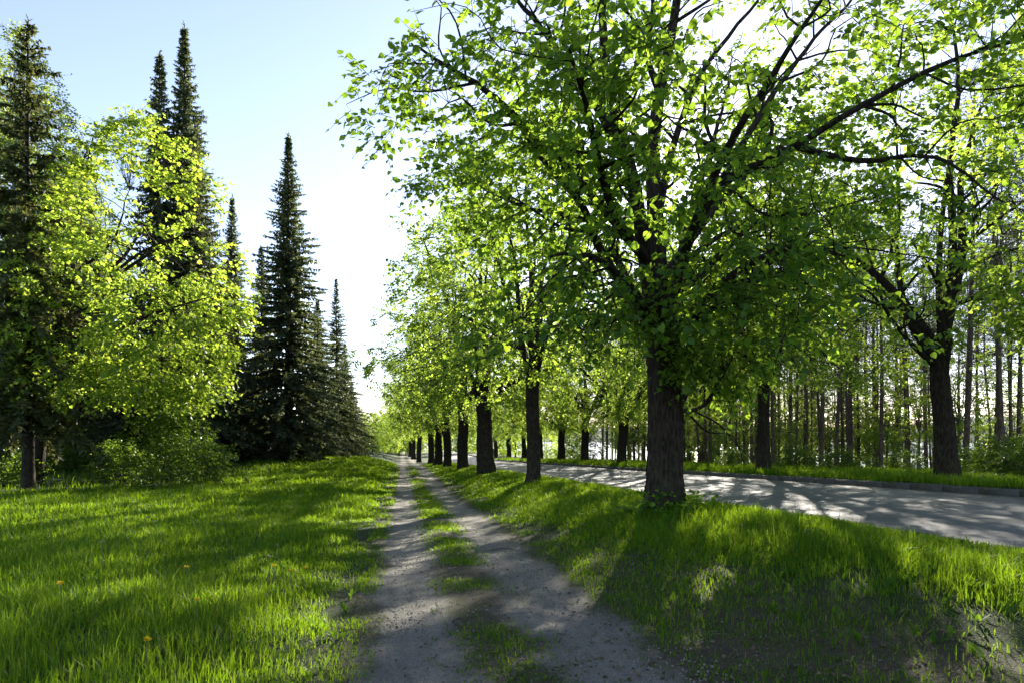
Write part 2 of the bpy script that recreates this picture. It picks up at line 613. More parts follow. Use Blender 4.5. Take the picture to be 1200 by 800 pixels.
def shrub(seed, H=1.6, R=1.0, stems=9, clusters=90, leaf=.07, mleaf=None, kw=None, shape=OVAL, r0=.012, spread=1.0):
    r = np.random.default_rng(seed)
    wood, green = Geo(), Geo()
    S, SR = [], []
    for i in range(stems):
        az = r.uniform(0, 2 * PI)
        q = R * .8 * math.sqrt(r.random()) * spread
        h = H * r.uniform(.6, .95)
        e = np.array([math.cos(az) * q, math.sin(az) * q, h])
        st = np.array([math.cos(az) * .06, math.sin(az) * .06, -.05])
        S.append(resample([st, st + (e - st) * .4 + [0, 0, .1 * H], e], 9) + np.cumsum(r.normal(0, .012, (9, 3)), 0))
        SR.append(np.linspace(r0, r0 * .3, 9))
    S, SR = np.array(S), np.array(SR)
    wood.tubes(S, SR, 5)
    z = H * (.06 + .94 * r.random(clusters) ** .9)
    az = r.uniform(0, 2 * PI, clusters)
    rr = R * np.sqrt(r.random(clusters)) * np.sqrt(np.clip(1.05 - (z / H) ** 2 * .85, .08, 1)) * (.7 + .6 * noise2(np.cos(az) * 2 + seed, np.sin(az) * 2, 1.1))
    c = np.stack([np.cos(az) * rr, np.sin(az) * rr, z], 1)
    connect(wood, c, S[:, 2:].reshape(-1, 3), SR[:, 2:].ravel(), r, .008)
    spray(green, c, unit(c - [0, 0, H * .35]), r, shape, leaf, wood=None, **(kw or dict(k=(4, 7), per=(5, 8), tl=(.16, .34))))
    return wood.mesh('stem', M_BARKS, True), green.mesh('foliage', mleaf or M_SHRUB)


# ------------------------------------------------------------------ ground material
def ground_mat():
    m, nt, out = newmat('ground_surface')
    L = nt.links.new
    geo = N(nt, 'NewGeometry')
    sep = N(nt, 'SeparateXYZ')
    L(geo.outputs['Position'], sep.inputs[0])

    def noise(scale, detail=4, rough=.6):
        n = N(nt, 'TexNoise')
        n.inputs['Scale'].default_value = scale
        n.inputs['Detail'].default_value = detail
        n.inputs['Roughness'].default_value = rough
        L(geo.outputs['Position'], n.inputs['Vector'])
        return n

    def math_(op, a, b=None):
        n = N(nt, 'Math', operation=op)
        for i, v in enumerate((a, b)):
            if v is None:
                continue
            if isinstance(v, (int, float)):
                n.inputs[i].default_value = v
            else:
                L(v, n.inputs[i])
        return n.outputs[0]

    def rng_(v, a, b, c=0.0, d=1.0):
        n = N(nt, 'MapRange', interpolation_type='SMOOTHSTEP')
        L(v, n.inputs[0])
        for i, q in enumerate((a, b, c, d)):
            n.inputs[i + 1].default_value = q
        return n.outputs[0]

    def mix(fac, a, b, bt='MIX'):
        n = N(nt, 'MixRGB', blend_type=bt)
        for i, v in enumerate((fac, a, b)):
            if isinstance(v, (int, float)):
                n.inputs[i].default_value = v
            elif isinstance(v, tuple):
                n.inputs[i].default_value = (*v, 1)
            else:
                L(v, n.inputs[i])
        return n.outputs[0]

    big = noise(.9, 5)
    mid = noise(3.5, 6, .7)
    fine = noise(38, 5, .75)
    grit = N(nt, 'TexVoronoi', feature='F1')
    grit.inputs['Scale'].default_value = 70
    L(geo.outputs['Position'], grit.inputs['Vector'])
    grit2 = N(nt, 'TexVoronoi', feature='F1')
    grit2.inputs['Scale'].default_value = 150
    L(geo.outputs['Position'], grit2.inputs['Vector'])
    # wobbling x
    wob = math_('MULTIPLY', math_('SUBTRACT', big.outputs['Fac'], .5), .9)
    wob2 = math_('MULTIPLY', math_('SUBTRACT', mid.outputs['Fac'], .5), .5)
    x = math_('ADD', math_('ADD', sep.outputs['X'], wob), wob2)

    def band(c, half, soft):
        d = math_('ABSOLUTE', math_('SUBTRACT', x, c))
        return rng_(d, half + soft, half - soft)

    trackL = band(.08, .36, .16)
    trackR = band(1.42, .40, .18)
    tracks = math_('MAXIMUM', trackL, trackR)
    pathw = band(.8, 1.35, .3)
    # right-hand bare soil close by
    bare = math_('MULTIPLY', rng_(sep.outputs['Y'], 15, 4), band(2.3, 1.2, .5))
    pathw = math_('MAXIMUM', pathw, bare)
    green = ramp(nt, [(.3, (.020, .038, .008)), (.55, (.035, .062, .011)), (.75, (.055, .075, .017))])
    L(mid.outputs['Fac'], green.inputs[0])
    soil = ramp(nt, [(.28, (.040, .032, .021)), (.5, (.10, .08, .053)), (.72, (.19, .155, .105))])
    L(mix(.5, mid.outputs['Fac'], fine.outputs['Fac']), soil.inputs[0])
    moss = ramp(nt, [(.35, (.045, .060, .012)), (.7, (.085, .095, .022))])
    L(fine.outputs['Fac'], moss.inputs[0])
    stone = ramp(nt, [(.08, (.56, .53, .45)), (.32, (.42, .395, .335)), (.52, (.28, .262, .222)), (.78, (.115, .108, .092))])
    mps = N(nt, 'Mapping')
    mps.inputs['Scale'].default_value = (9, .7, 1)
    L(geo.outputs['Position'], mps.inputs[0])
    streak = N(nt, 'TexNoise')
    streak.inputs['Scale'].default_value = 1.0
    streak.inputs['Detail'].default_value = 4
    L(mps.outputs[0], streak.inputs['Vector'])
    med = noise(11, 4, .7)
    L(mix(.28, mix(.30, mix(.5, grit.outputs['Distance'], fine.outputs['Fac']), med.outputs['Fac']), streak.outputs['Fac']), stone.inputs[0])
    gcol = N(nt, 'MixRGB', blend_type='MULTIPLY')
    gcol.inputs[0].default_value = .55
    L(stone.outputs[0], gcol.inputs[1])
    rr = ramp(nt, [(0, (.45, .43, .4)), (1, (1, .98, .95))])
    L(grit.outputs['Color'], rr.inputs[0])
    L(rr.outputs[0], gcol.inputs[2])
    mossf = rng_(mid.outputs['Fac'], .44, .58)
    earth = mix(math_('MULTIPLY', mossf, .75), soil.outputs[0], moss.outputs[0])
    c = mix(pathw, green.outputs[0], earth)
    c = mix(math_('MULTIPLY', tracks, .93), c, gcol.outputs[0])
    p = N(nt, 'BsdfPrincipled')
    p.inputs['Roughness'].default_value = .92
    p.inputs['Specular IOR Level'].default_value = .2
    L(c, p.inputs['Base Color'])
    h = math_('ADD', math_('MULTIPLY', grit.outputs['Distance'], -.6), math_('ADD', math_('MULTIPLY', fine.outputs['Fac'], .9), math_('MULTIPLY', grit2.outputs['Distance'], -.3)))
    b = N(nt, 'Bump')
    b.inputs['Strength'].default_value = 1.0
    b.inputs['Distance'].default_value = .03
    h = math_('ADD', h, math_('ADD', math_('MULTIPLY', med.outputs['Fac'], 1.2), math_('MULTIPLY', streak.outputs['Fac'], 1.2)))
    L(h, b.inputs['Height'])
    L(b.outputs[0], p.inputs['Normal'])
    L(p.outputs[0], out.inputs['Surface'])
    return m


def asphalt_mat():
    m, nt, out = newmat('asphalt')
    L = nt.links.new
    geo = N(nt, 'NewGeometry')
    a = N(nt, 'TexNoise')
    a.inputs['Scale'].default_value = 90
    a.inputs['Detail'].default_value = 3
    b_ = N(nt, 'TexNoise')
    b_.inputs['Scale'].default_value = .8
    b_.inputs['Detail'].default_value = 6
    for n in (a, b_):
        L(geo.outputs['Position'], n.inputs['Vector'])
    mx = N(nt, 'MixRGB')
    mx.inputs[0].default_value = .4
    L(a.outputs['Fac'], mx.inputs[1])
    L(b_.outputs['Fac'], mx.inputs[2])
    r = ramp(nt, [(.3, (.07, .07, .07)), (.5, (.115, .114, .112)), (.72, (.18, .178, .174))])
    L(mx.outputs[0], r.inputs[0])
    p = N(nt, 'BsdfPrincipled')
    p.inputs['Roughness'].default_value = .72
    p.inputs['Specular IOR Level'].default_value = .35
    vc = N(nt, 'TexVoronoi', feature='DISTANCE_TO_EDGE')
    vc.inputs['Scale'].default_value = .42
    wv = N(nt, 'MixRGB', blend_type='ADD')
    wv.inputs[0].default_value = .9
    L(geo.outputs['Position'], wv.inputs[1])
    L(b_.outputs['Color'], wv.inputs[2])
    L(wv.outputs[0], vc.inputs['Vector'])
    cr = ramp(nt, [(.0, (.35, .35, .35)), (.012, (1, 1, 1))])
    L(vc.outputs['Distance'], cr.inputs[0])
    cm = N(nt, 'MixRGB', blend_type='MULTIPLY')
    cm.inputs[0].default_value = .8
    L(r.outputs[0], cm.inputs[1])
    L(cr.outputs[0], cm.inputs[2])
    sx = N(nt, 'SeparateXYZ')
    L(geo.outputs['Position'], sx.inputs[0])
    dd = N(nt, 'Math', operation='ABSOLUTE')
    sb = N(nt, 'Math', operation='SUBTRACT')
    sb.inputs[1].default_value = (ROAD_N + ROAD_F) / 2
    L(sx.outputs['X'], sb.inputs[0])
    L(sb.outputs[0], dd.inputs[0])
    ns = N(nt, 'Math', operation='MULTIPLY_ADD')
    ns.inputs[1].default_value = 1.3
    L(b_.outputs['Fac'], ns.inputs[0])
    L(dd.outputs[0], ns.inputs[2])
    ed = ramp(nt, [(.0, (0, 0, 0)), (1, (.8, .8, .8))])
    mr = N(nt, 'MapRange')
    for i_, q_ in enumerate((3.05, 3.75, 0, 1)):
        mr.inputs[i_ + 1].default_value = q_
    L(ns.outputs[0], mr.inputs[0])
    L(mr.outputs[0], ed.inputs[0])
    dm = N(nt, 'MixRGB')
    L(ed.outputs[0], dm.inputs[0])
    L(cm.outputs[0], dm.inputs[1])
    dm.inputs[2].default_value = (.105, .092, .07, 1)
    L(dm.outputs[0], p.inputs['Base Color'])
    bp = N(nt, 'Bump')
    bp.inputs['Strength'].default_value = .6
    bp.inputs['Distance'].default_value = .012
    L(a.outputs['Fac'], bp.inputs['Height'])
    L(bp.outputs[0], p.inputs['Normal'])
    L(p.outputs[0], out.inputs['Surface'])
    return m


def plain_mat(name, c, rough=.8, spec=.2, var=.25, scale=8, trans=None):
    m, nt, out = newmat(name)
    L = nt.links.new
    tc = N(nt, 'TexCoord')
    n = N(nt, 'TexNoise')
    n.inputs['Scale'].default_value = scale
    n.inputs['Detail'].default_value = 5
    L(tc.outputs['Object'], n.inputs['Vector'])
    r = ramp(nt, [(.3, [q * (1 - var) for q in c]), (.7, [q * (1 + var) for q in c])])
    L(n.outputs['Fac'], r.inputs[0])
    p = N(nt, 'BsdfPrincipled')
    p.inputs['Roughness'].default_value = rough
    p.inputs['Specular IOR Level'].default_value = spec
    L(r.outputs[0], p.inputs['Base Color'])
    L(p.outputs[0], out.inputs['Surface'])
    return m


M_GROUND = ground_mat()
M_ASPH = asphalt_mat()


def grid_mesh(name, xs, ys, zf, mat, dz=0.0):
    X, Y = np.meshgrid(xs, ys)
    Z = zf(X, Y) + dz
    V = np.stack([X.ravel(), Y.ravel(), Z.ravel()], 1)
    nx, ny = len(xs), len(ys)
    i = np.arange(nx - 1)[None] + (np.arange(ny - 1) * nx)[:, None]
    i = i.ravel()
    q = np.stack([i, i + 1, i + 1 + nx, i + nx], 1)
    return mesh_from(name, V, np.full(len(q), 4), q.ravel(), mat, True)


# ------------------------------------------------------------------ SETTING
xs = np.unique(np.concatenate([np.linspace(-4000, -60, 14), np.linspace(-60, -12, 40), np.linspace(-12, -1, 56), np.linspace(-1, 6.1, 75),
                               [6.2, 6.26, 6.3, 6.34, 6.7, 9, 11, 12.2, 12.3, 12.32, 12.45], np.linspace(12.6, 34, 70), np.linspace(34, 80, 40), [100, 140, 200, 400, 1000, 4000]]))
ys = np.unique(np.concatenate([np.linspace(-400, -20, 12), np.linspace(-20, 2, 20), np.linspace(2, 30, 220), np.linspace(30, 130, 140), np.linspace(130, 400, 30), [600, 1000, 2000, 4000]]))


def ground_sheet(x, y):
    z = ground(x, y)
    return z - .05 * ((x > ROAD_N + .02) & (x < ROAD_F - .02))


o = link('ground', grid_mesh('ground', xs, ys, ground_sheet, M_GROUND))
tag(o, kind='structure')
o = link('gravel_path', grid_mesh('gravel_path', np.linspace(-.45, 2.05, 34), ys[(ys > -10) & (ys < 100)], ground, M_GROUND, .006))
tag(o, kind='structure')
ry = np.concatenate([np.linspace(-60, 130, 200), np.linspace(135, 400, 20)])
o = link('road', grid_mesh('road', np.linspace(ROAD_N, ROAD_F, 16), ry, lambda x, y: ground(x, y) + .05 * np.sin((x - ROAD_N) / (ROAD_F - ROAD_N) * PI), M_ASPH, .004))
tag(o, kind='structure')

# granite kerb along the far side of the road
M_KERB = plain_mat('kerb_stone', (.085, .082, .078), .9, .15, .2, 9)
prof = [(ROAD_F - .01, -.05), (ROAD_F, .125), (ROAD_F + .03, .15), (ROAD_F + .17, .155), (ROAD_F + .19, -.1)]
g = Geo()
edges = np.arange(-60, 130, 1.0)
for y0 in edges:
    y1 = y0 + .985
    v = []
    j = rng.normal(0, .006)
    for yy in (y0, y1):
        zb = float(ground(ROAD_F - .05, yy))
        v += [(px_, yy, zb + pz_ + j) for px_, pz_ in prof]
    k = len(prof)
    q = [[i, i + 1, i + 1 + k, i + k] for i in range(k - 1)]
    lp = [a for f in q for a in f[::-1]] + list(range(k)) + list(range(2 * k - 1, k - 1, -1))
    g.add(np.array(v), [4] * len(q) + [k, k], lp)
o = link('kerb', g.mesh('kerb', M_KERB))
tag(o, kind='structure')

# lake beyond the pines
m, nt, out = newmat('lake_water')
p = N(nt, 'BsdfPrincipled')
p.inputs['Base Color'].default_value = (.03, .05, .07, 1)
p.inputs['Roughness'].default_value = .2
p.inputs['Specular IOR Level'].default_value = .25
geo = N(nt, 'NewGeometry')
mp = N(nt, 'Mapping')
mp.inputs['Scale'].default_value = (.5, .9, 1)
nt.links.new(geo.outputs['Position'], mp.inputs[0])
nz = N(nt, 'TexNoise')
nz.inputs['Scale'].default_value = 1.2
nz.inputs['Detail'].default_value = 4
nt.links.new(mp.outputs[0], nz.inputs['Vector'])
bp = N(nt, 'Bump')
bp.inputs['Strength'].default_value = .5
bp.inputs['Distance'].default_value = .25
nt.links.new(nz.outputs['Fac'], bp.inputs['Height'])
nt.links.new(bp.outputs[0], p.inputs['Normal'])
nt.links.new(p.outputs[0], out.inputs['Surface'])
M_WATER = m
V = np.array([(40, -600, -6.5), (3900, -600, -6.5), (3900, 3900, -6.5), (40, 3900, -6.5)], float)
o = link('lake', mesh_from('lake', V, [4], [0, 1, 2, 3], M_WATER))
tag(o, kind='structure')

# low wooded hills on the far shore
M_HILL = plain_mat('far_woodland', (.035, .055, .04), .95, .05, .4, .02)
hx = np.linspace(-1500, 3800, 160)
hv = []
rows = 10
for j in range(rows):
    f = j / (rows - 1)
    yy = 1250 + 700 * f - .30 * hx
    yy = np.where(hx > 900, 1250 + 700 * f - .30 * 900 - 1.1 * (hx - 900) * 1.0, yy)
    ridge = 16 + 34 * noise2(hx, hx * 0 + 3.3, .0022) + 10 * noise2(hx, hx * 0 + 9.3, .012) + 3 * noise2(hx, hx * 0 + 1.3, .06)
    hv.append(np.stack([hx, yy, -8 + ridge * math.sin(PI * .5 * min(1, f * 1.8)) ** .8], 1))
hv = np.concatenate(hv)
nx = len(hx)
i = (np.arange(nx - 1)[None] + (np.arange(rows - 1) * nx)[:, None]).ravel()
q = np.stack([i, i + 1, i + 1 + nx, i + nx], 1)
o = link('hills', mesh_from('hills', hv, np.full(len(q), 4), q.ravel(), M_HILL, True))
tag(o, kind='structure')

# ------------------------------------------------------------------ HERO LINDEN
HB = at(778, 597, 12.0)
HB[2] = float(ground(HB[0], HB[1]))


def hp(px, py, t):
    return at(px, py, t) - HB


def hero():
    r = np.random.default_rng(21)
    wood, green = Geo(), Geo()
    tp = [(0, 0, -.2), hp(779, 560, 12), hp(780, 500, 12), hp(779, 440, 12), hp(776, 388, 12)]
    trunk_tube(wood, tp, [.32, .295, .285, .285, .31], n=56, k=36, flare=.55, lump=.10)
    paths = [
        ([(776, 395, 12), (772, 330, 12.2), (768, 250, 12.4), (765, 170, 12.6), (775, 90, 12.8), (790, 10, 13), (800, -90, 13), (790, -230, 13)], .19),
        ([(770, 402, 12), (757, 305, 11.6), (742, 210, 11.2), (724, 140, 10.9), (712, 60, 10.6), (708, -40, 10.4), (690, -170, 10)], .15),
        ([(768, 395, 12), (738, 345, 11.4), (703, 290, 10.8), (682, 235, 10.3), (640, 190, 9.8), (600, 130, 9.6)], .10),
        ([(785, 395, 12), (797, 310, 11.4), (836, 228, 10.9), (880, 196, 10.4), (930, 172, 10), (1000, 130, 9.6), (1100, 80, 9.2), (1210, 50, 9)], .10),
        ([(781, 470, 12), (806, 482, 11.8), (832, 470, 11.6), (852, 440, 11.5)], .055),
        ([(770, 260, 12.4), (788, 170, 12.6), (818, 90, 12.8), (862, 28, 12.9), (930, -60, 13)], .08),
        ([(773, 110, 12.8), (756, 60, 12.4), (760, 0, 12.0), (740, -90, 11.5)], .07),
        ([(770, 395, 12), (742, 335, 10.6), (700, 300, 9.2), (655, 300, 8.0)], .075),
        ([(784, 395, 12), (850, 330, 10.6), (920, 290, 9.2), (985, 300, 8.0)], .085),
        ([(780, 390, 12.4), (802, 280, 14), (832, 180, 15.6), (860, 90, 17)], .11),
        ([(766, 390, 12.4), (722, 300, 14), (685, 200, 15.6), (660, 100, 17)], .10),
        ([(757, 305, 11.6), (690, 225, 10.9), (605, 140, 10.2), (545, 95, 9.8), (490, 60, 9.6)], .085),
        ([(742, 210, 11.2), (690, 110, 10.6), (630, 30, 10.2), (575, -40, 10)], .085),
        ([(836, 228, 10.9), (900, 120, 11), (960, 40, 11), (1040, -40, 11)], .06),
        ([(930, 172, 10), (1010, 190, 9.4), (1090, 185, 9), (1170, 240, 8.7)], .05),
        ([(797, 310, 11.4), (860, 270, 12.2), (960, 250, 13), (1050, 230, 13.6)], .055),
        ([(757, 305, 11.6), (720, 250, 9.8), (690, 150, 8.4), (660, 50, 7.4)], .08),
        ([(797, 310, 11.4), (840, 200, 9.6), (900, 90, 8.4), (980, -20, 7.6)], .08),
        ([(766, 300, 12.2), (700, 260, 12.4), (620, 240, 12.6), (540, 200, 12.6)], .07),
        ([(780, 380, 12.3), (840, 300, 13.6), (900, 250, 15), (960, 230, 16.4)], .09),
        ([(774, 330, 12.3), (850, 230, 14), (930, 160, 15.6), (1010, 120, 17)], .09),
        ([(788, 392, 12), (830, 350, 12.6), (890, 330, 13.4), (950, 330, 14)], .06),
        ([(776, 392, 11.8), (775, 350, 10.8), (790, 330, 9.8), (800, 340, 9.0)], .05),
        ([(784, 395, 12), (840, 345, 11), (900, 330, 10), (950, 345, 9.2)], .06),
        ([(780, 385, 12.3), (800, 350, 14), (815, 345, 15.6), (825, 350, 17.4)], .08),
        ([(770, 395, 12), (730, 370, 11.2), (690, 345, 10.8), (660, 340, 10.4)], .045),
        ([(787, 392, 12), (830, 365, 11.2), (880, 350, 10.4), (930, 370, 9.8)], .055),
    ]
    lim, lr = [], []
    for pts, r0 in paths:
        P = resample([hp(*q) for q in pts], 20)
        P = P + np.cumsum(r.normal(0, .018, (20, 3)), 0) * np.linspace(0, 1, 20)[:, None]
        lim.append(P)
        lr.append(np.linspace(1, .16, 20) ** .9 * r0)
    lim, lr = np.array(lim), np.array(lr)
    wood.tubes(lim, lr, 12, .07)
    sub, sr = [], []
    for P, rr in zip(lim, lr):
        L = np.linalg.norm(P[-1] - P[0])
        for j in range(int(5 + L * 1.1)):
            q = r.integers(5, 19)
            tang = unit(P[q] - P[q - 1])
            d = unit(tang * .7 + unit(np.cross(tang, r.normal(0, 1, 3))) + [0, 0, .1])
            ln = r.uniform(.7, 2.0)
            S = resample([P[q], P[q] + d * ln * .35 + r.normal(0, .08, 3), P[q] + d * ln * .7 + r.normal(0, .12, 3), P[q] + d * ln - [0, 0, .1]], 10)
            S = S + np.cumsum(r.normal(0, .022, (10, 3)), 0) * np.linspace(0, 1, 10)[:, None]
            sub.append(S)
            sr.append(np.linspace(1, .2, 10) * min(rr[q] * .55, .035))
    sub, sr = np.array(sub), np.array(sr)
    wood.tubes(sub, sr, 6, .05)
    nodes = np.concatenate([lim[:, 6:].reshape(-1, 3), sub[:, 2:].reshape(-1, 3)])
    noder = np.concatenate([lr[:, 6:].ravel(), sr[:, 2:].ravel()])
    # clusters close to the limbs, drooping below them
    n = 2750
    k = r.integers(0, len(nodes), n)
    cs = nodes[k] + r.normal(0, .55, (n, 3)) - np.array([0, 0, .12])
    keep = (noise3(cs + 40, .75) > .40) & (cs[:, 2] > 3.1 - .4 * np.clip(np.linalg.norm(cs[:, :2], axis=1) - 1.5, 0, 2))
    # keep the trunk's fork and the gap beside it open
    rad = np.linalg.norm(cs[:, :2], axis=1)
    keep &= ~((rad < .7) & (cs[:, 2] < 4.2) & (cs[:, 1] > -.3) & (r.random(n) < .6))
    keep &= r.random(n) < np.interp(rad, [.6, 2.5, 4.5], [.35, .6, 1.0])
    ax = (cs + HB) @ np.append(RGT, 0) / ((cs + HB) @ np.append(FWD, 0))
    keep &= ~((ax > .47) & (cs[:, 2] < 5.0) & (r.random(n) < .85))
    keep &= r.random(n) < np.interp(cs[:, 2], [3.0, 4.6, 6.0], [.5, .75, 1.0])
    cs = cs[keep]
    # leafy shoots beside the trunk, at the low stub
    low = hp(846, 440, 11.5) + r.normal(0, .28, (26, 3))
    low2 = hp(805, 425, 11.2) + r.normal(0, .22, (12, 3))
    front = hp(775, 372, 11.3) + r.normal(0, 1, (30, 3)) * [.6, .3, .3]
    right_ = hp(900, 360, 10.0) + r.normal(0, 1, (26, 3)) * [1.0, .6, .4]
    over = np.concatenate([hp(890, 330, 14.8) + r.normal(0, 1, (60, 3)) * [1.2, 1.5, .7],  # leaf clusters added back over the road to shade the near verge
                           hp(815, 375, 16.8) + r.normal(0, 1, (65, 3)) * [1.2, 1.5, .6]])
    over = over[over[:, 2] > 2.8]
    cs = np.concatenate([cs, low, low2, front, right_, over])
    near_limb = np.min(np.linalg.norm(cs[:, None] - nodes[None], axis=2), axis=1)
    cs = cs[(near_limb < 1.0) | (cs[:, 2] < 2.6)]
    ax = (cs + HB) @ np.append(RGT, 0) / ((cs + HB) @ np.append(FWD, 0))
    cs = cs[ax > -.27]
    connect(wood, cs, nodes, noder, r, .022)
    spray(green, cs, unit(cs - np.array([0, 0, 5.5])), r, HEART, .092, k=(4, 6), per=(5, 7), tl=(.25, .55), droop=.35, flat=.5, wood=wood)
    print('hero clusters', len(cs))
    return wood.mesh('trunk', M_BARK, True), green.mesh('crown', M_LIND)


ht, hc = hero()
hero_o = plant('linden_tree', 'big linden with thick ridged dark trunk nearest the gravel path, leafy suckers round its foot', 'tree', HB[:2],
               [('trunk', ht), ('crown', hc)], sink=0, group='lindens along the verge between path and road')
# suckers round the foot
gs, gw = Geo(), Geo()
r = np.random.default_rng(5)
cs = []
for i in range(60):
    az = r.uniform(PI * .9, PI * 2.25)
    q = r.uniform(.3, .85)
    cs.append((math.cos(az) * q, math.sin(az) * q, r.uniform(.04, .3) * (1.1 - q * .6)))
cs = np.array(cs)
spray(gs, cs, unit(cs * [1, 1, .4]), r, HEART, .075, k=(2, 4), per=(3, 5), tl=(.1, .22), droop=.1)
link('basal_foliage', gs.mesh('basal_foliage', M_LIND), hero_o)

# ------------------------------------------------------------------ LINDEN VARIANTS
KW = dict(k=(5, 7), per=(5, 8), tl=(.3, .6), droop=.3)
LV = [broad_tree(101, H=14.4, R=6.0, th=4.0, tr=.36, low=3.5, clusters=760, leaf=.118, shape=OVAL, kw=KW, mleaf=M_LINDFAR),
      broad_tree(102, H=13.6, R=5.6, th=3.8, tr=.40, limbs=9, clusters=700, leaf=.118, shape=OVAL, kw=KW, lean=(.25, .1), mleaf=M_LINDFAR, low=3.4),
      broad_tree(103, H=14.8, R=5.8, th=3.9, tr=.36, limbs=8, clusters=740, leaf=.118, shape=OVAL, kw=KW, lean=(-.15, .2), mleaf=M_LINDFAR, low=3.6)]
thin = broad_tree(104, H=12.5, R=4.8, th=4.0, tr=.24, limbs=8, clusters=520, leaf=.118, shape=OVAL, kw=KW, mleaf=M_LINDFAR, low=3.8)


FULLTHIN = broad_tree(106, H=13.5, R=5.8, th=3.6, tr=.26, limbs=9, clusters=800, leaf=.12, shape=OVAL, kw=KW, mleaf=M_LINDFAR, low=3.8)

near = [(625, 24, thin, .3, 1.0, 'slender linden with a straight thin trunk, next along the path after the big one'),
        (571, 36, LV[1], 2.4, 1.08, 'stout linden with the widest trunk of those behind the slender one beside the path'),
        (543, 48, LV[0], 4.1, 1.05, 'stout linden just left of the widest-trunked one on the verge'),
        (524, 59, LV[2], 1.0, 1.0, 'upright linden in a tight pair with a leaning one beside the path'),
        (513, 66, LV[1], 5.2, .95, 'leaning linden trunk in a tight pair with an upright one beside the path'),
        (505, 78, LV[0], .7, .95, 'slim dark linden trunk left of the leaning pair on the verge'),
        (491, 96, LV[2], 3.3, .95, 'small distant linden trunk third from the far end of the verge row'),
        (485, 112, LV[1], 1.9, .95, 'small distant linden trunk second from the far end of the verge row'),
        (481, 126, LV[0], 2.9, .95, 'farthest linden at the end of the verge row where the path vanishes')]
for px, t, v, rz, sc, lab in near:
    p = at(px, 545, t)
    plant('linden_tree', lab, 'tree', p[:2], [('trunk', v[0]), ('crown', v[1])], rz, sc, 'lindens along the verge between path and road')

# right-hand linden across the road: limbs as in the photograph
FB = at(1110, 563, 18.4)
FB[2] = float(ground(FB[0], FB[1]))


def fp(px, py, t):
    return at(px, py, t) - FB


fork = broad_tree(105, H=13.0, R=5.6, th=3.6, tr=.27, limbs=3, clusters=430, leaf=.115, shape=HEART, kw=dict(k=(4, 6), per=(5, 8), tl=(.3, .6), droop=.3), mleaf=M_LINDFAR, low=3.7, gap=.44,
                  trunk_pts=[(0, 0, -.15), fp(1106, 500, 18.4), fp(1101, 440, 18.4), fp(1104, 395, 18.4)],
                  extra=[([fp(1100, 425, 18.4), fp(1078, 398, 18.2), fp(1060, 360, 18), fp(1052, 300, 18), fp(1055, 230, 18), fp(1050, 130, 18)], .12),
                         ([fp(1104, 405, 18.4), fp(1113, 340, 18.5), fp(1116, 270, 18.6), fp(1112, 190, 18.6), fp(1120, 100, 18.6), fp(1110, 0, 18.6)], .15),
                         ([fp(1098, 430, 18.4), fp(1070, 405, 17.8), fp(1040, 365, 17.2), fp(1020, 300, 16.8), fp(1000, 220, 16.5)], .07),
                         ([fp(1112, 360, 18.4), fp(1150, 345, 17.8), fp(1200, 320, 17.2), fp(1260, 280, 17)], .06),
                         ([fp(1115, 300, 18.5), fp(1160, 265, 18), fp(1210, 230, 17.4), fp(1260, 200, 17)], .06),
                         ([fp(1060, 360, 18), fp(1030, 340, 19), fp(990, 330, 20), fp(950, 300, 21)], .05)])
plant('linden_tree', 'linden with a Y-forked trunk at the far kerb of the road, before the pines', 'tree', FB[:2], [('trunk', fork[0]), ('crown', fork[1])], 0, 1.0,
      'lindens along the far kerb', sink=0)
far = [(895, 27.8, FULLTHIN, 1.1, .95, 'slim linden at the far kerb between the big linden and the forked one'),
       (792, 37, LV[2], 2.2, .8, 'linden at the far kerb almost hidden behind the big trunk'),
       (729, 45, LV[1], .6, .82, 'linden at the far kerb leaning right over a knobbly foot'),
       (686, 55, LV[0], 3.9, .85, 'straight thick linden at the far kerb left of the knobbly one'),
       (657, 63, LV[1], 5.0, .85, 'linden at the far kerb with a low side limb, left of the straight thick one'),
       (633, 73, LV[2], 1.7, .85, 'linden at the far kerb just right of the slender verge linden'),
       (614, 83, LV[0], 2.6, .85, 'distant slim linden at the far kerb just left of the slender verge linden'),
       (596, 95, LV[1], 4.4, .85, 'distant far-kerb linden with bent trunk between widest and slender verge lindens'),
       (581, 108, LV[2], .2, .85, 'farthest linden at the far kerb, thin in the gap right of the widest verge trunk')]
for px, t, v, rz, sc, lab in far:
    p = at(px, 548, t)
    plant('linden_tree', lab, 'tree', p[:2], [('trunk', v[0]), ('crown', v[1])], rz, sc, 'lindens along the far kerb')

# two lindens of the far row to the right of the frame whose crowns reach in and shade the road
for px, t, v, rz, lab in [(1480, 13.5, LV[0], 2.0, 'linden at the road kerb whose leafy boughs reach in from the far right')]:
    p = at(px, 560, t)
    plant('linden_tree', lab, 'tree', p[:2], [('trunk', v[0]), ('crown', v[1])], rz, .9, 'lindens along the far kerb')

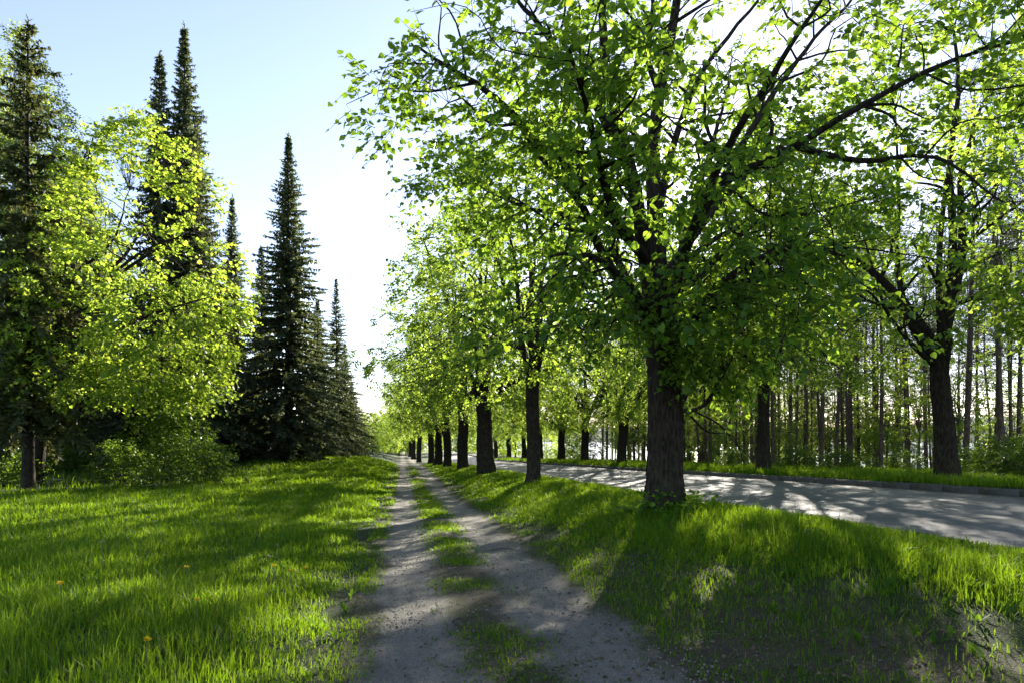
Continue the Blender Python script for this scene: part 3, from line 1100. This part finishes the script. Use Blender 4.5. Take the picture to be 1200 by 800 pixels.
# ------------------------------------------------------------------ SPRUCES
S_TALL = spruce(201, H=21, R=4.3, low=.5, tr=.26, dens=1.1, shape_pow=1.12, droop=.42)
S_SLIM = spruce(202, H=21, R=3.3, low=.6, tr=.22, dens=1.1, droop=.5, shape_pow=.95)
S_TALL2 = spruce(204, H=21, R=4.5, low=.4, tr=.26, dens=1.0, shape_pow=1.0, droop=.6, gapz=.14)
S_SLIM2 = spruce(205, H=21, R=3.2, low=.6, tr=.22, dens=1.0, droop=.65, shape_pow=.85, gapz=.12)
S_NEAR = spruce(203, H=14.2, R=2.7, low=2.2, tr=.17, mleaf=M_SPRUCEN, dens=1.1, droop=.8, tw=.3, gapz=.17, shape_pow=.7, step=.36)
spr = [(338, 44, S_TALL, 155, .4, 'tallest dark spruce of the group left of the path, full to the ground'),
       (272, 52, S_SLIM, 228, 1.2, 'narrow spruce spire between the lime green maple and the tallest spruce'),
       (306, 47, S_SLIM2, 288, 4.0, 'shorter spruce pressed against the left side of the tallest spruce'),
       (372, 56, S_SLIM, 350, 2.0, 'short spruce tucked behind the right flank of the tallest spruce'),
       (394, 64, S_SLIM2, 325, 5.0, 'slim spruce standing alone right of the tallest spruce'),
       (412, 84, S_TALL, 445, 2.7, 'farthest and smallest spruce, last before the open sky gap'),
       (404, 74, S_TALL2, 400, 3.3, 'low spruce between the slim lone spruce and the farthest one'),
       (187, 38, S_SLIM2, 60, .9, 'left spire of the tall twin spruces behind the lime green maple'),
       (216, 39, S_SLIM, 27, 2.9, 'right and taller spire of the twin spruces behind the lime green maple'),
       (231, 41, S_TALL2, 135, 5.5, 'lower spruce at the right side of the twin spires'),
       (160, 34, S_TALL, 330, 1.5, 'low dark spruce behind the maple foliage'),
       (255, 43, S_TALL2, 330, 2.2, 'broad low spruce right of the maple, boughs sweeping the grass'),
       (95, 42, S_TALL2, 210, 3.6, 'spruce half hidden between the birch and the maple'),
       ]
for px, t, v, top, rz, lab in spr:
    p = at(px, 545, t)
    z0 = float(ground(p[0], p[1]))
    H = EYE - t * (top - 512) / 800 - z0
    H0 = 21.0
    s = H / H0
    wide = {255: 1.35, 338: 1.2, 160: 1.3, 306: 1.1, 372: 1.25, 404: 1.35, 412: 1.15}.get(px, 1.0)
    plant('spruce_tree', lab, 'tree', p[:2], [('trunk', v[0]), ('crown', v[1])], rz, (max(s, .72) * wide, max(s, .72) * wide, s), 'spruces left of the path')
p = at(33, 562, 20.5)
plant('spruce_tree', 'nearest spruce at the left edge with bare lower trunk and ragged drooping boughs', 'tree', p[:2], [('trunk', S_NEAR[0]), ('crown', S_NEAR[1])], .8, 1.0, 'spruces left of the path')

# ------------------------------------------------------------------ BIRCHES, MAPLE, BACKGROUND WOOD ON THE LEFT
BK = dict(k=(6, 9), per=(7, 10), tl=(.35, .8), droop=.7)
BIR = broad_tree(301, H=20, R=3.4, th=7, tr=.17, limbs=11, clusters=760, leaf=.10, shape=OVAL, kw=BK, mleaf=M_BIRCH, mbark=M_BARKB, low=5, gap=.40, upright=.8, subtwigs=False)
for px, t, rz, sc, lab in [(22, 31, .3, 1.0, 'tall pale birch behind the nearest spruce at the left edge'),
                           (-35, 33, 2.3, 1.08, 'tall birch at the very left edge, crown only partly in frame'),
                           (88, 36, 4.0, .82, 'airy birch between the nearest spruce and the twin spires')]:
    p = at(px, 555, t)
    plant('birch_tree', lab, 'tree', p[:2], [('trunk', BIR[0]), ('crown', BIR[1])], rz, sc, 'birches on the left')

MB = at(40, 566, 23.5)
MB[2] = float(ground(MB[0], MB[1]))


def mpnt(px, py, t):
    return at(px, py, t) - MB


mo = mpnt(160, 330, 21.8)
MAP = broad_tree(401, H=12.0, R=3.4, th=4.2, tr=.20, limbs=5, clusters=760, leaf=.122, shape=LOBED, kw=dict(k=(4, 6), per=(5, 8), tl=(.3, .65), droop=.3), mleaf=M_MAPLE,
                 off=(mo[0], mo[1]), low=2.9, gap=.42, top_pow=.72,
                 trunk_pts=[(0, 0, -.15), mpnt(47, 520, 23.4), mpnt(55, 470, 23.3), mpnt(66, 400, 23.2)],
                 extra=[([mpnt(57, 460, 23.3), mpnt(80, 440, 23), mpnt(120, 425, 22.5), mpnt(180, 420, 22)], .06),
                        ([mpnt(66, 400, 23.2), mpnt(78, 320, 23), mpnt(92, 240, 22.6), mpnt(105, 160, 22.4)], .12),
                        ([mpnt(66, 395, 23.2), mpnt(110, 350, 22.6), mpnt(170, 300, 22), mpnt(230, 270, 21.5)], .10),
                        ([mpnt(62, 420, 23.2), mpnt(110, 400, 22), mpnt(180, 370, 21), mpnt(250, 350, 20.5)], .09)])
plant('maple_tree', 'sunlit lime green maple spreading right from a leaning dark trunk at the left', 'tree', MB[:2], [('trunk', MAP[0]), ('crown', MAP[1])], 0, 1.0, sink=0)

SH = [shrub(501, 1.7, 1.3, clusters=150, leaf=.085), shrub(502, 2.6, 1.4, clusters=170, leaf=.085, stems=7), shrub(503, 1.0, .9, clusters=90, leaf=.07)]
for px, py, t, v, sc, rz, lab in [(185, 560, 22.5, 1, .95, 0, 'rounded green bush under the right side of the maple'),
                              (235, 556, 25, 0, 1.0, 1, 'low dark bush between the maple bush and the spruces'),
                              (140, 560, 26, 0, .9, 2, 'small shaded bush left of the rounded maple bush'),
                              (8, 568, 23, 2, 1.1, 3, 'low bush at the left edge beside the nearest spruce'),
                              (95, 560, 31, 0, .8, 4, 'shaded bush behind the leaning maple trunk'),
                              (215, 560, 31, 1, 1.2, 5, 'tall dim bush in the spruce shade'),
                              (60, 560, 34, 1, 1.3, 2.5, 'bush seen between the maple trunk and the nearest spruce')]:
    p = at(px, py, t)
    plant('bush', lab, 'bush', p[:2], [('stem', SH[v][0]), ('foliage', SH[v][1])], rz, sc, 'bushes under the left trees')

# wood behind on the left
wl = [(-60, 28, S_TALL, .8, 'spruce'), (-120, 34, S_TALL, .9, 'spruce'), (10, 44, S_TALL, .8, 'spruce'), (60, 54, S_TALL, .85, 'spruce'),
      (125, 58, S_TALL, .8, 'spruce'), (200, 62, S_TALL, .75, 'spruce'), (-20, 60, S_TALL, .9, 'spruce'), (-170, 40, S_TALL, 1, 'spruce'), (240, 72, S_TALL, .7, 'spruce')]
for i, (px, t, v, sc, _) in enumerate(wl):
    p = at(px, 550, t)
    plant('spruce_tree', 'dim spruce deep in the wood behind the left trees', 'tree', p[:2], [('trunk', v[0]), ('crown', v[1])], i * 1.3, sc, 'spruces deep in the left wood')

# bright young trees where the path disappears
YG = broad_tree(601, H=8, R=3.2, th=1.2, tr=.12, limbs=7, clusters=330, leaf=.17, shape=OVAL, kw=dict(k=(4, 6), per=(5, 7), tl=(.3, .6), droop=.2), mleaf=M_MAPLE, low=.5, gap=.36, subtwigs=False)
for px, t, rz, sc, lab in [(436, 118, .3, .9, 'low bright tree beside the farthest spruce at the path end'),
                           (452, 128, 1.5, .95, 'bright yellow-green tree in the middle of the path end'),
                           (468, 138, 2.9, 1.1, 'bright tree straight behind the vanishing path'),
                           (425, 135, 4.4, .95, 'bright tree mostly hidden behind the farthest spruce'),
                           (445, 150, 5.4, 1.1, 'pale tree filling the gap at the path end'),
                           (478, 150, 4.0, 1.2, 'tall pale tree behind the last verge linden'),
                           (540, 140, 1.1, 1.2, 'bright tree at the road end seen between the stout lindens'),
                           (562, 150, 2.1, 1.1, 'bright tree at the road end left of the widest verge linden'),
                           (583, 120, 2.3, 1.1, 'sunny low tree beyond the road, just right of the widest verge trunk'),
                           (604, 112, 3.7, 1.0, 'sunny low tree beyond the road, left of the slender verge linden'),
                           (640, 104, .9, .7, 'small sunny tree beyond the road under the bright sky gap'),
                           (668, 98, 5.1, .8, 'small sunny tree beyond the road left of the pines'),
                           (510, 150, 3.1, 1.2, 'bright tree at the road end behind the upright linden')]:
    p = at(px, 540, t)
    plant('young_tree', lab, 'tree', p[:2], [('trunk', YG[0]), ('crown', YG[1])], rz, sc, 'bright trees at the path end')

# ------------------------------------------------------------------ PINE PLANTATION
PV = [pine(701, 16, .105, 8.0, 1.9, 100), pine(702, 15, .085, 7.4, 1.6, 90), pine(703, 17, .13, 9.0, 2.0, 110), pine(704, 14.5, .07, 7.0, 1.5, 80)]
pr = np.random.default_rng(77)
cnt = 0
tries = 0
taken = []
while cnt < 230 and tries < 6000:
    tries += 1
    x = pr.uniform(22, 44)
    y = pr.uniform(8, 105)
    t = x * FWD[0] + y * FWD[1]
    s = (x * RGT[0] + y * RGT[1]) / t
    px = 600 + 800 * s
    if px < 655 or px > 1290:
        continue
    if px < 700 and t > 70:
        continue
    if any((x - a) ** 2 + (y - b) ** 2 < 1.6 ** 2 for a, b in taken):
        continue
    taken.append((x, y))
    v = PV[pr.integers(0, 4)]
    sect = ('dark slender pine in the plantation right of the forked linden' if px > 1120 else
            'dark slender pine in the plantation between the slim far-kerb linden and the forked one' if px > 905 else
            'dark slender pine in the plantation between the big linden and the slim far-kerb one' if px > 800 else
            'dim slender pine in the plantation left of the big linden')
    grp = sect.replace('dark slender pine', 'pines').replace('dim slender pine', 'pines')
    plant('pine_tree', sect, 'tree', (x, y), [('trunk', v[0]), ('crown', v[1])], pr.uniform(0, 6.28), pr.uniform(.85, 1.12), grp, tilt=(pr.normal(0, .015), pr.normal(0, .015)))
    cnt += 1
print('pines', cnt, 'tries', tries)

# leafy saplings and undergrowth among the pines
SAP = [broad_tree(801, H=5.5, R=1.7, th=1.3, tr=.05, limbs=6, clusters=110, leaf=.12, shape=OVAL, kw=dict(k=(3, 5), per=(4, 7), tl=(.2, .45), droop=.2), mleaf=M_LINDFAR, mbark=M_BARKP, low=.9, gap=.38, sublimbs=3, subtwigs=False),
       broad_tree(802, H=7.5, R=2.0, th=2.0, tr=.06, limbs=7, clusters=130, leaf=.12, shape=OVAL, kw=dict(k=(3, 5), per=(4, 7), tl=(.2, .45), droop=.2), mleaf=M_BIRCH, mbark=M_BARKP, low=1.6, gap=.38, sublimbs=3, subtwigs=False),
       broad_tree(803, H=11, R=2.6, th=3.5, tr=.08, limbs=8, clusters=230, leaf=.12, shape=OVAL, kw=dict(k=(3, 5), per=(5, 8), tl=(.25, .5), droop=.25), mleaf=M_MAPLE, mbark=M_BARKP, low=3.0, gap=.38, sublimbs=3, subtwigs=False)]
k = 0
while k < 105:
    x = pr.uniform(23, 46)
    y = pr.uniform(8, 90)
    t = x * FWD[0] + y * FWD[1]
    px = 600 + 800 * (x * RGT[0] + y * RGT[1]) / t
    if px < 690 or px > 1260:
        continue
    v = SAP[pr.integers(0, 3)]
    if t < 32:
        continue
    plant('sapling', 'thin leafy sapling standing among the pines beyond the road', 'tree', (x, y), [('trunk', v[0]), ('crown', v[1])], pr.uniform(0, 6.28), pr.uniform(.6, 1.1), 'saplings among the pines')
    k += 1
for px, t, v, sc, lab in [(1175, 20.5, 0, .75, 'pale-leaved bush right of the forked linden'), (1225, 21, 1, .7, 'taller bush at the right edge before the pines'),
                          (1140, 23, 2, .9, 'low bush just behind the foot of the forked linden'), (1060, 26, 2, .8, 'low bush left of the forked linden at the edge of the pines'),
                          (985, 29, 2, .9, 'low bush midway between the two nearest far-kerb lindens'), (935, 32, 2, 1.0, 'low bush right of the slim far-kerb linden'),
                          (860, 34, 2, .9, 'low bush left of the slim far-kerb linden'), (690, 75, 1, 1.4, 'sunny bush beyond the road under the bright gap'),
                          (668, 80, 1, 1.6, 'tall sunny bush beyond the road left of the bright gap'), (1195, 19, 2, .8, 'low leafy bush at the right edge near the kerb')]:
    p = at(px, 550, t)
    plant('bush', lab, 'bush', p[:2], [('stem', SH[v][0]), ('foliage', SH[v][1])], px * .37, sc, 'bushes at the edge of the pines')

# ------------------------------------------------------------------ GRASS
def grass():
    r = np.random.default_rng(31)
    X, Y, HH, WW = [], [], [], []

    def region(x0, x1, y0, y1, dens_fn, h_fn, nmax):
        n = nmax
        x = r.uniform(x0, x1, n)
        y = r.uniform(y0, y1, n)
        t = x * FWD[0] + y * FWD[1]
        s = (x * RGT[0] + y * RGT[1]) / np.maximum(t, .1)
        ok = (t > 2.6) & (np.abs(s) < .85)
        dmax = nmax / ((x1 - x0) * (y1 - y0))
        d = dens_fn(x, y, t)
        ok &= r.random(n) < d / dmax
        x, y, t = x[ok], y[ok], t[ok]
        X.append(x)
        Y.append(y)
        HH.append(h_fn(x, y, t) * r.uniform(.5, 1.25, len(x)))
        WW.append(.0035 * np.clip(t / 5.0, 1, 9) ** .8 * r.uniform(.7, 1.4, len(x)))

    def base(t):
        return 2000 * np.clip(6.5 / np.maximum(t, .1), 0, 1) ** 1.35

    def left_d(x, y, t):
        edge = -.55 + .45 * (noise2(x, y, .9) - .5) - .1 * (noise2(x, y, 3.1) - .5)
        cl = .35 + 1.0 * noise2(x, y, 2.2)
        cl = cl * (1 - .93 * sm((y - 20.5 - .25 * (x + 10) * (x > -10) - 4 * (noise2(x, y, .35) - .5)) / 2.5) * sm((-4.5 - x - .06 * y) / 2.5))
        return base(t) * cl * sm((edge - x) / .25)

    def left_h(x, y, t):
        return (.055 + .105 * sm((-.5 - x) / 1.1)) * (.5 + .95 * noise2(x, y, .8)) * (1 + .35 * sm((t - 12) / 15))

    region(-6.6, -.2, 2.5, 9, left_d, left_h, 115000)
    region(-13, -.2, 9, 20, left_d, left_h, 245000)
    region(-26, -.2, 20, 42, left_d, left_h, 330000)
    region(-14, -.1, 42, 75, left_d, left_h, 100000)

    def right_d(x, y, t):
        e = np.interp(y, [3, 5, 8, 13, 20, 60], [3.7, 3.3, 2.7, 2.1, 1.95, 1.9])
        edge = e + .9 * (noise2(x, y, .8) - .5) + .4 * (noise2(x, y, 2.4) - .5)
        cl = .3 + 1.1 * noise2(x + 40, y, 2.0)
        return base(t) * cl * sm((x - edge) / .45) * sm((ROAD_N + .05 - x) / .08)

    def right_h(x, y, t):
        e = np.interp(y, [3, 5, 8, 13, 20, 60], [3.7, 3.3, 2.7, 2.1, 1.95, 1.9])
        return (.05 + .095 * sm((x - e) / 1.4)) * (.6 + .8 * noise2(x, y, .9)) * (1 - .6 * sm((x - ROAD_N + 1.1) / 1.0))

    region(1.9, ROAD_N + .05, 2.5, 14, right_d, right_h, 110000)
    region(1.5, ROAD_N + .05, 14, 34, right_d, right_h, 90000)
    region(1.5, ROAD_N + .05, 34, 80, right_d, right_h, 50000)

    # thin short grass on the path: between the ruts and on the right shoulder
    def mid_d(x, y, t):
        ridge = np.exp(-((x - .75) / .30) ** 2)
        e = np.interp(y, [3, 5, 8, 13, 20, 60], [3.7, 3.3, 2.7, 2.1, 1.95, 1.9])
        should = .5 * sm((x - 1.85) / .3) * sm((e + .4 - x) / .4)
        left = .9 * np.exp(-((x + .42) / .14) ** 2)
        patch = sm((noise2(x, y, 1.3) - .36) / .25) * (.4 + .6 * sm((y - 4) / 6))
        return base(t) * 1.0 * ((ridge * 1.3 + should) * patch + left * sm((noise2(x, y, 1.7) - .25) / .3))

    region(-.7, 3.4, 2.5, 14, mid_d, lambda x, y, t: .035 + .05 * noise2(x, y, 1.1), 90000)
    region(1.9, 4.2, 2.8, 10, lambda x, y, t: base(t) * .22 * sm((noise2(x, y, 1.6) - .36) / .25), lambda x, y, t: .04 + .07 * noise2(x, y, 1.3), 30000)
    region(-.7, 2.3, 14, 60, mid_d, lambda x, y, t: .05 + .06 * noise2(x, y, 1.1), 60000)

    # verge across the road
    def far_d(x, y, t):
        return base(t) * (.4 + .9 * noise2(x, y, 1.4)) * sm((x - ROAD_F - .15) / .1)

    region(ROAD_F + .1, 26, 8, 45, far_d, lambda x, y, t: .14 + .16 * noise2(x, y, .7), 130000)
    region(ROAD_F + .1, 24, 45, 95, far_d, lambda x, y, t: .16 + .2 * noise2(x, y, .7), 50000)

    x = np.concatenate(X)
    y = np.concatenate(Y)
    h = np.concatenate(HH)
    w = np.concatenate(WW)
    # keep the trunks' feet and the birch and pine floor clear of blades growing through bark
    n = len(x)
    tall = r.random(n) < .018
    h = np.where(tall, h * 1.6, h)
    z = ground(x, y) - .01
    az = r.uniform(0, 2 * PI, n)
    lean = np.abs(r.normal(.42, .42, n)) * h
    dx, dy = np.cos(az), np.sin(az)
    wa = az + PI / 2 + r.normal(0, .5, n)
    sx, sy = np.cos(wa) * w, np.sin(wa) * w
    B = np.stack([x, y, z], 1)
    S = np.stack([sx, sy, np.zeros(n)], 1)
    D = np.stack([dx, dy, np.zeros(n)], 1)
    up = np.array([0, 0, 1.0])
    m1 = B + D * (lean * .28)[:, None] + up * (h * .55)[:, None]
    tip = B + D * lean[:, None] + up * (h * (1 - .15 * np.clip(lean / np.maximum(h, .01), 0, 2)))[:, None]
    V = np.stack([B - S, B + S, m1 + S * .8, m1 - S * .8, tip], 1).reshape(-1, 3)
    b = np.arange(n) * 5
    L = np.stack([b, b + 1, b + 2, b + 3, b + 3, b + 2, b + 4], 1).ravel()
    print('grass blades', n)
    return mesh_from('grass', V, np.tile([4, 3], n), L, M_GRASS)


o = link('grass', grass())
tag(o, 'lush green spring grass on the meadow and verges either side of the path', 'grass', kind='stuff')

# broad-leaved weeds in the grass
r = np.random.default_rng(41)
g = Geo()
pos, tip, nor, siz = [], [], [], []
for i in range(520):
    if r.random() < .5:
        y = 3.5 + 15 * r.random() ** 1.6
        x = -.5 - r.random() * (.5 + .55 * y)
    else:
        y = 3.5 + 13 * r.random() ** 1.4
        x = np.interp(y, [3, 8, 13, 20], [3.2, 2.6, 2.2, 2.1]) + r.random() * 3.0
        if x > ROAD_N - .1:
            continue
    z = float(ground(x, y))
    for _ in range(r.integers(3, 8)):
        az = r.uniform(0, 2 * PI)
        e = r.uniform(.5, 2.2)
        d = np.array([math.cos(az), math.sin(az), e])
        pos.append((x + r.normal(0, .02), y + r.normal(0, .02), z))
        tip.append(d)
        nor.append((-math.cos(az), -math.sin(az), .6))
        siz.append(r.uniform(.05, .13))
for i in range(4200):
    y = 3.4 + 12 * r.random() ** 1.5
    x = r.normal(.75, .24) if r.random() < .4 else (r.normal(2.3, .45) if r.random() < .7 else r.normal(-.45, .15))
    if noise2(x, y, 1.3) < .42:
        continue
    z = float(ground(x, y))
    for _ in range(r.integers(2, 6)):
        az = r.uniform(0, 2 * PI)
        pos.append((x + r.normal(0, .015), y + r.normal(0, .015), z + .004))
        tip.append((math.cos(az), math.sin(az), r.uniform(.1, .9)))
        nor.append((-math.cos(az) * .4, -math.sin(az) * .4, 1))
        siz.append(r.uniform(.015, .045))
BLADE = ([(0, .02, 0), (0, -.02, 0), (.45, -.13, .03), (.8, -.12, .0), (1, 0, -.08), (.8, .12, 0), (.45, .13, .03)], [(0, 1, 2, 3, 4, 5, 6)])
g.leaves(np.array(pos), np.array(tip), np.array(nor), np.array(siz), BLADE)
o = link('weeds', g.mesh('weeds', M_WEED))
tag(o, 'broad-leaved weeds scattered through the grass beside the path', 'weeds', kind='stuff')

# loose stones on the path
M_STONE = plain_mat('loose_stone', (.21, .19, .16), .85, .2, .5, .9)
r = np.random.default_rng(51)
ico = np.array([(0, 0, 1), (.894, 0, .447), (.276, .851, .447), (-.724, .526, .447), (-.724, -.526, .447), (.276, -.851, .447), (.5, .5, -.4), (-.5, .5, -.4), (-.5, -.5, -.4), (.5, -.5, -.4)])
icf = [(0, 1, 2), (0, 2, 3), (0, 3, 4), (0, 4, 5), (0, 5, 1), (1, 6, 2), (2, 7, 3), (2, 6, 7), (3, 8, 4), (3, 7, 8), (4, 9, 5), (4, 8, 9), (5, 9, 1), (1, 9, 6)]
n = 16000
yy = 3.6 + 11 * r.random(n) ** 1.7
xx = np.where(r.random(n) < .5, r.normal(.1, .3, n), r.normal(1.45, .35, n))
xx = np.where(r.random(n) < .15, r.uniform(-.6, 3.2, n), xx)
sz = .003 + .008 * r.random(n) ** 4
P = ico[None] * (1 + r.normal(0, .18, (n, 10, 1))) * sz[:, None, None] * r.uniform(.7, 1.3, (n, 1, 3))
P = P + np.stack([xx, yy, ground(xx, yy) + .006 + sz * .2], 1)[:, None, :]
L = ((np.arange(n) * 10)[:, None] + np.array(icf).ravel()[None]).ravel()
o = link('loose_stones', mesh_from('loose_stones', P.reshape(-1, 3), np.full(n * 14, 3), L, M_STONE))
tag(o, 'small grey loose stones strewn over the gravel ruts', 'gravel', kind='stuff')

# dead leaves and bits of twig on the bare soil
M_LITTER = leaf_mat('dead_leaf', (.05, .035, .02), (.17, .125, .075), (.12, .08, .03), .2, .8, .1)
n = 1700
yy = 3.6 + 9 * r.random(n) ** 1.5
xx = np.where(r.random(n) < .7, r.normal(2.5, .7, n), r.normal(.7, .6, n))
pos = np.stack([xx, yy, ground(xx, yy) + .012], 1)
g = Geo()
tp = r.normal(0, 1, (n, 3))
tp[:, 2] *= .2
g.leaves(pos, tp, np.array([0, 0, 1.0]) + r.normal(0, .35, (n, 3)), r.uniform(.012, .04, n), OVAL)
o = link('leaf_litter', g.mesh('leaf_litter', M_LITTER))
tag(o, 'brown dead leaf scraps on the bare soil by the path', 'leaf litter', kind='stuff')

# curled twig and fallen sticks
M_TWIG = plain_mat('dead_twig', (.10, .085, .07), .9, .1, .3, 12)


def stick(label, pts, rad):
    g = Geo()
    P = resample(pts, 16)
    c = P.mean(0)
    g.tubes((P - c)[None], np.linspace(rad, rad * .5, 16)[None], 6, .15)
    o = link('fallen_twig', g.mesh('fallen_twig', M_TWIG, True))
    o.location = c
    return tag(o, label, 'twig', 'fallen twigs on the path')


def gp(px, py, dz=.012):
    """point on the ground under a photo pixel"""
    t = 5.0
    for _ in range(40):
        p = at(px, py, t)
        dzv = p[2] - float(ground(p[0], p[1]))
        t += dzv / max((py - 512) / 800, .03) * .8
    p = at(px, py, t)
    p[2] = float(ground(p[0], p[1])) + dz
    return p


stick('curled pale twig lying on the grassy strip between the ruts at the bottom', [gp(604, 797), gp(601, 786, .03), gp(606, 779, .03), gp(614, 778, .03), gp(618, 784, .02)], .006)
stick('short dark stick across the left rut edge', [gp(530, 729), gp(538, 726, .02), gp(546, 727)], .008)
stick('thin stick at the middle of the path below the dark patch', [gp(552, 692), gp(565, 690, .02), gp(580, 692), gp(590, 690)], .006)
stick('thin straight stick on the right rut', [gp(575, 645), gp(592, 643, .02), gp(606, 645)], .008)

# ------------------------------------------------------------------ DANDELIONS
M_STALK = plain_mat('dandelion_stalk', (.13, .14, .06), .6, .3, .2, 20)
M_YEL = plain_mat('dandelion_petal', (.85, .62, .015), .7, .2, .15, 40)
M_SEED = leaf_mat('dandelion_seed', (.20, .18, .13), (.34, .31, .25), (.3, .28, .2), .4, .8, .1)


def flower_mesh(kind, seed):
    r = np.random.default_rng(seed)
    gs, gh = Geo(), Geo()
    h = .24 if kind == 'flower' else .36
    b = r.normal(0, .03, 2)
    gs.tubes(resample([(0, 0, -.02), (b[0], b[1], h * .5), (b[0] * .6, b[1] * 1.4, h)], 8)[None], np.linspace(.004, .003, 8)[None], 6)
    c = np.array([b[0] * .6, b[1] * 1.4, h])
    if kind == 'flower':
        n = 70
        az = r.uniform(0, 2 * PI, n)
        e = r.uniform(.05, 1.2, n)
        d = np.stack([np.cos(az), np.sin(az), e], 1)
        gh.leaves(np.tile(c, (n, 1)), d, np.tile([0, 0, 1.0], (n, 1)) + r.normal(0, .2, (n, 3)), r.uniform(.018, .026, n), ([(0, .05, 0), (0, -.05, 0), (1, -.12, 0), (1, .12, 0)], [(0, 1, 2, 3)]))
        return gs.mesh('stalk', M_STALK, True), gh.mesh('flower_head', M_YEL)
    n = 120
    d = unit(r.normal(0, 1, (n, 3)))
    d[:, 2] = np.abs(d[:, 2]) * .9 - .2
    gh.leaves(np.tile(c, (n, 1)), d, r.normal(0, 1, (n, 3)), r.uniform(.013, .022, n), ([(0, .03, 0), (0, -.03, 0), (.8, -.05, 0), (1, -.2, 0), (1, .2, 0), (.8, .05, 0)], [(0, 1, 2, 3, 4, 5)]))
    return gs.mesh('stalk', M_STALK, True), gh.mesh('seed_head', M_SEED)


FL = [flower_mesh('flower', 1), flower_mesh('flower', 2)]
SD = [flower_mesh('seed', 3), flower_mesh('seed', 4)]
for i, (px, py, kind, lab) in enumerate([
        (228, 738, 'f', 'orange-yellow dandelion flower in the middle of the sunny grass patch'),
        (168, 797, 'f', 'yellow dandelion flower at the bottom edge of the left grass'),
        (326, 694, 'f', 'yellow dandelion flower left of a close pair near the path'),
        (341, 695, 'f', 'yellow dandelion flower, left one of a close pair near the path'),
        (355, 694, 'f', 'yellow dandelion flower closest to the path, right one of a pair'),
        (75, 722, 'f', 'yellow dandelion flower alone in the shaded grass at the left'),
        (218, 692, 'f', 'yellow dandelion flower in the grass above the orange-yellow one'),
        (121, 676, 's', 'tall dandelion seed stalk with pale head in the left grass'),
        (165, 642, 's', 'tall thin dandelion seed stalk in the shaded meadow'),
        (346, 622, 's', 'lone dandelion seed stalk near the path, farther up the meadow'),
        (338, 677, 's', 'dandelion seed stalk standing beside the yellow pair near the path'),
        (62, 648, 's', 'dandelion seed stalk far left in the shaded meadow'),
        (305, 690, 's', 'bent dandelion seed stalk left of the yellow flowers'),
        (147, 640, 's', 'short dandelion seed stalk left of the tall thin one')]):
    p = gp(px, py, 0)
    v = (FL if kind == 'f' else SD)[i % 2]
    plant('dandelion', lab, 'flower', p[:2], [('stalk', v[0]), ('flower_head' if kind == 'f' else 'seed_head', v[1])], i * 1.1, 1.0 + .1 * (i % 3), 'dandelions in the left meadow', sink=.01)

# ------------------------------------------------------------------ LIGHT, SKY, CAMERA
AZ = math.radians(25.8)
EL = math.radians(20.7)
S = Vector((math.sin(AZ) * math.cos(EL), math.cos(AZ) * math.cos(EL), math.sin(EL)))
sun = bpy.data.lights.new('sun', 'SUN')
sun.energy = 5.0
sun.angle = math.radians(.55)
sun.color = (1.0, .93, .80)
so = bpy.data.objects.new('sun', sun)
COL.objects.link(so)
so.rotation_euler = (-S).to_track_quat('-Z', 'Y').to_euler()

w = bpy.data.worlds.new('World')
scene.world = w
w.use_nodes = True
nt = w.node_tree
nt.nodes.clear()
out = nt.nodes.new('ShaderNodeOutputWorld')
bg = nt.nodes.new('ShaderNodeBackground')
sky = nt.nodes.new('ShaderNodeTexSky')
sky.sky_type = 'NISHITA'
sky.sun_disc = False
sky.sun_elevation = EL
sky.sun_rotation = AZ
sky.air_density = 1.0
sky.dust_density = .25
sky.ozone_density = 3.4
bg.inputs[1].default_value = .078
hs = nt.nodes.new('ShaderNodeHueSaturation')
hs.inputs['Saturation'].default_value = .80
tint = nt.nodes.new('ShaderNodeMixRGB')
tint.blend_type = 'MULTIPLY'
tint.inputs[0].default_value = 1
tint.inputs[2].default_value = (1.04, .97, 1.0, 1)
nt.links.new(sky.outputs[0], hs.inputs['Color'])
nt.links.new(hs.outputs[0], tint.inputs[1])
nt.links.new(tint.outputs[0], bg.inputs[0])
nt.links.new(bg.outputs[0], out.inputs[0])

cam = bpy.data.cameras.new('camera')
cam.sensor_width = 36
cam.lens = 24
cam.shift_y = (512 - 400) / 1200.0
cam.clip_start = .1
cam.clip_end = 9000
co = bpy.data.objects.new('camera', cam)
COL.objects.link(co)
co.location = (0, 0, EYE)
co.rotation_euler = (PI / 2, 0, -A)
scene.camera = co

scene.view_settings.view_transform = 'Standard'
scene.view_settings.look = 'None'
scene.view_settings.gamma = 1.0
scene.view_settings.exposure = 2.0
scene.view_settings.use_curve_mapping = False
scene.render.engine = 'CYCLES'
cy = scene.cycles
cy.max_bounces = 7
cy.diffuse_bounces = 4
cy.glossy_bounces = 2
cy.transmission_bounces = 4
cy.transparent_max_bounces = 4
cy.use_adaptive_sampling = True
cy.adaptive_threshold = .02
cy.use_denoising = True
cy.denoiser = 'OPENIMAGEDENOISE'
cy.sample_clamp_indirect = 8
cy.caustics_reflective = False
cy.caustics_refractive = False
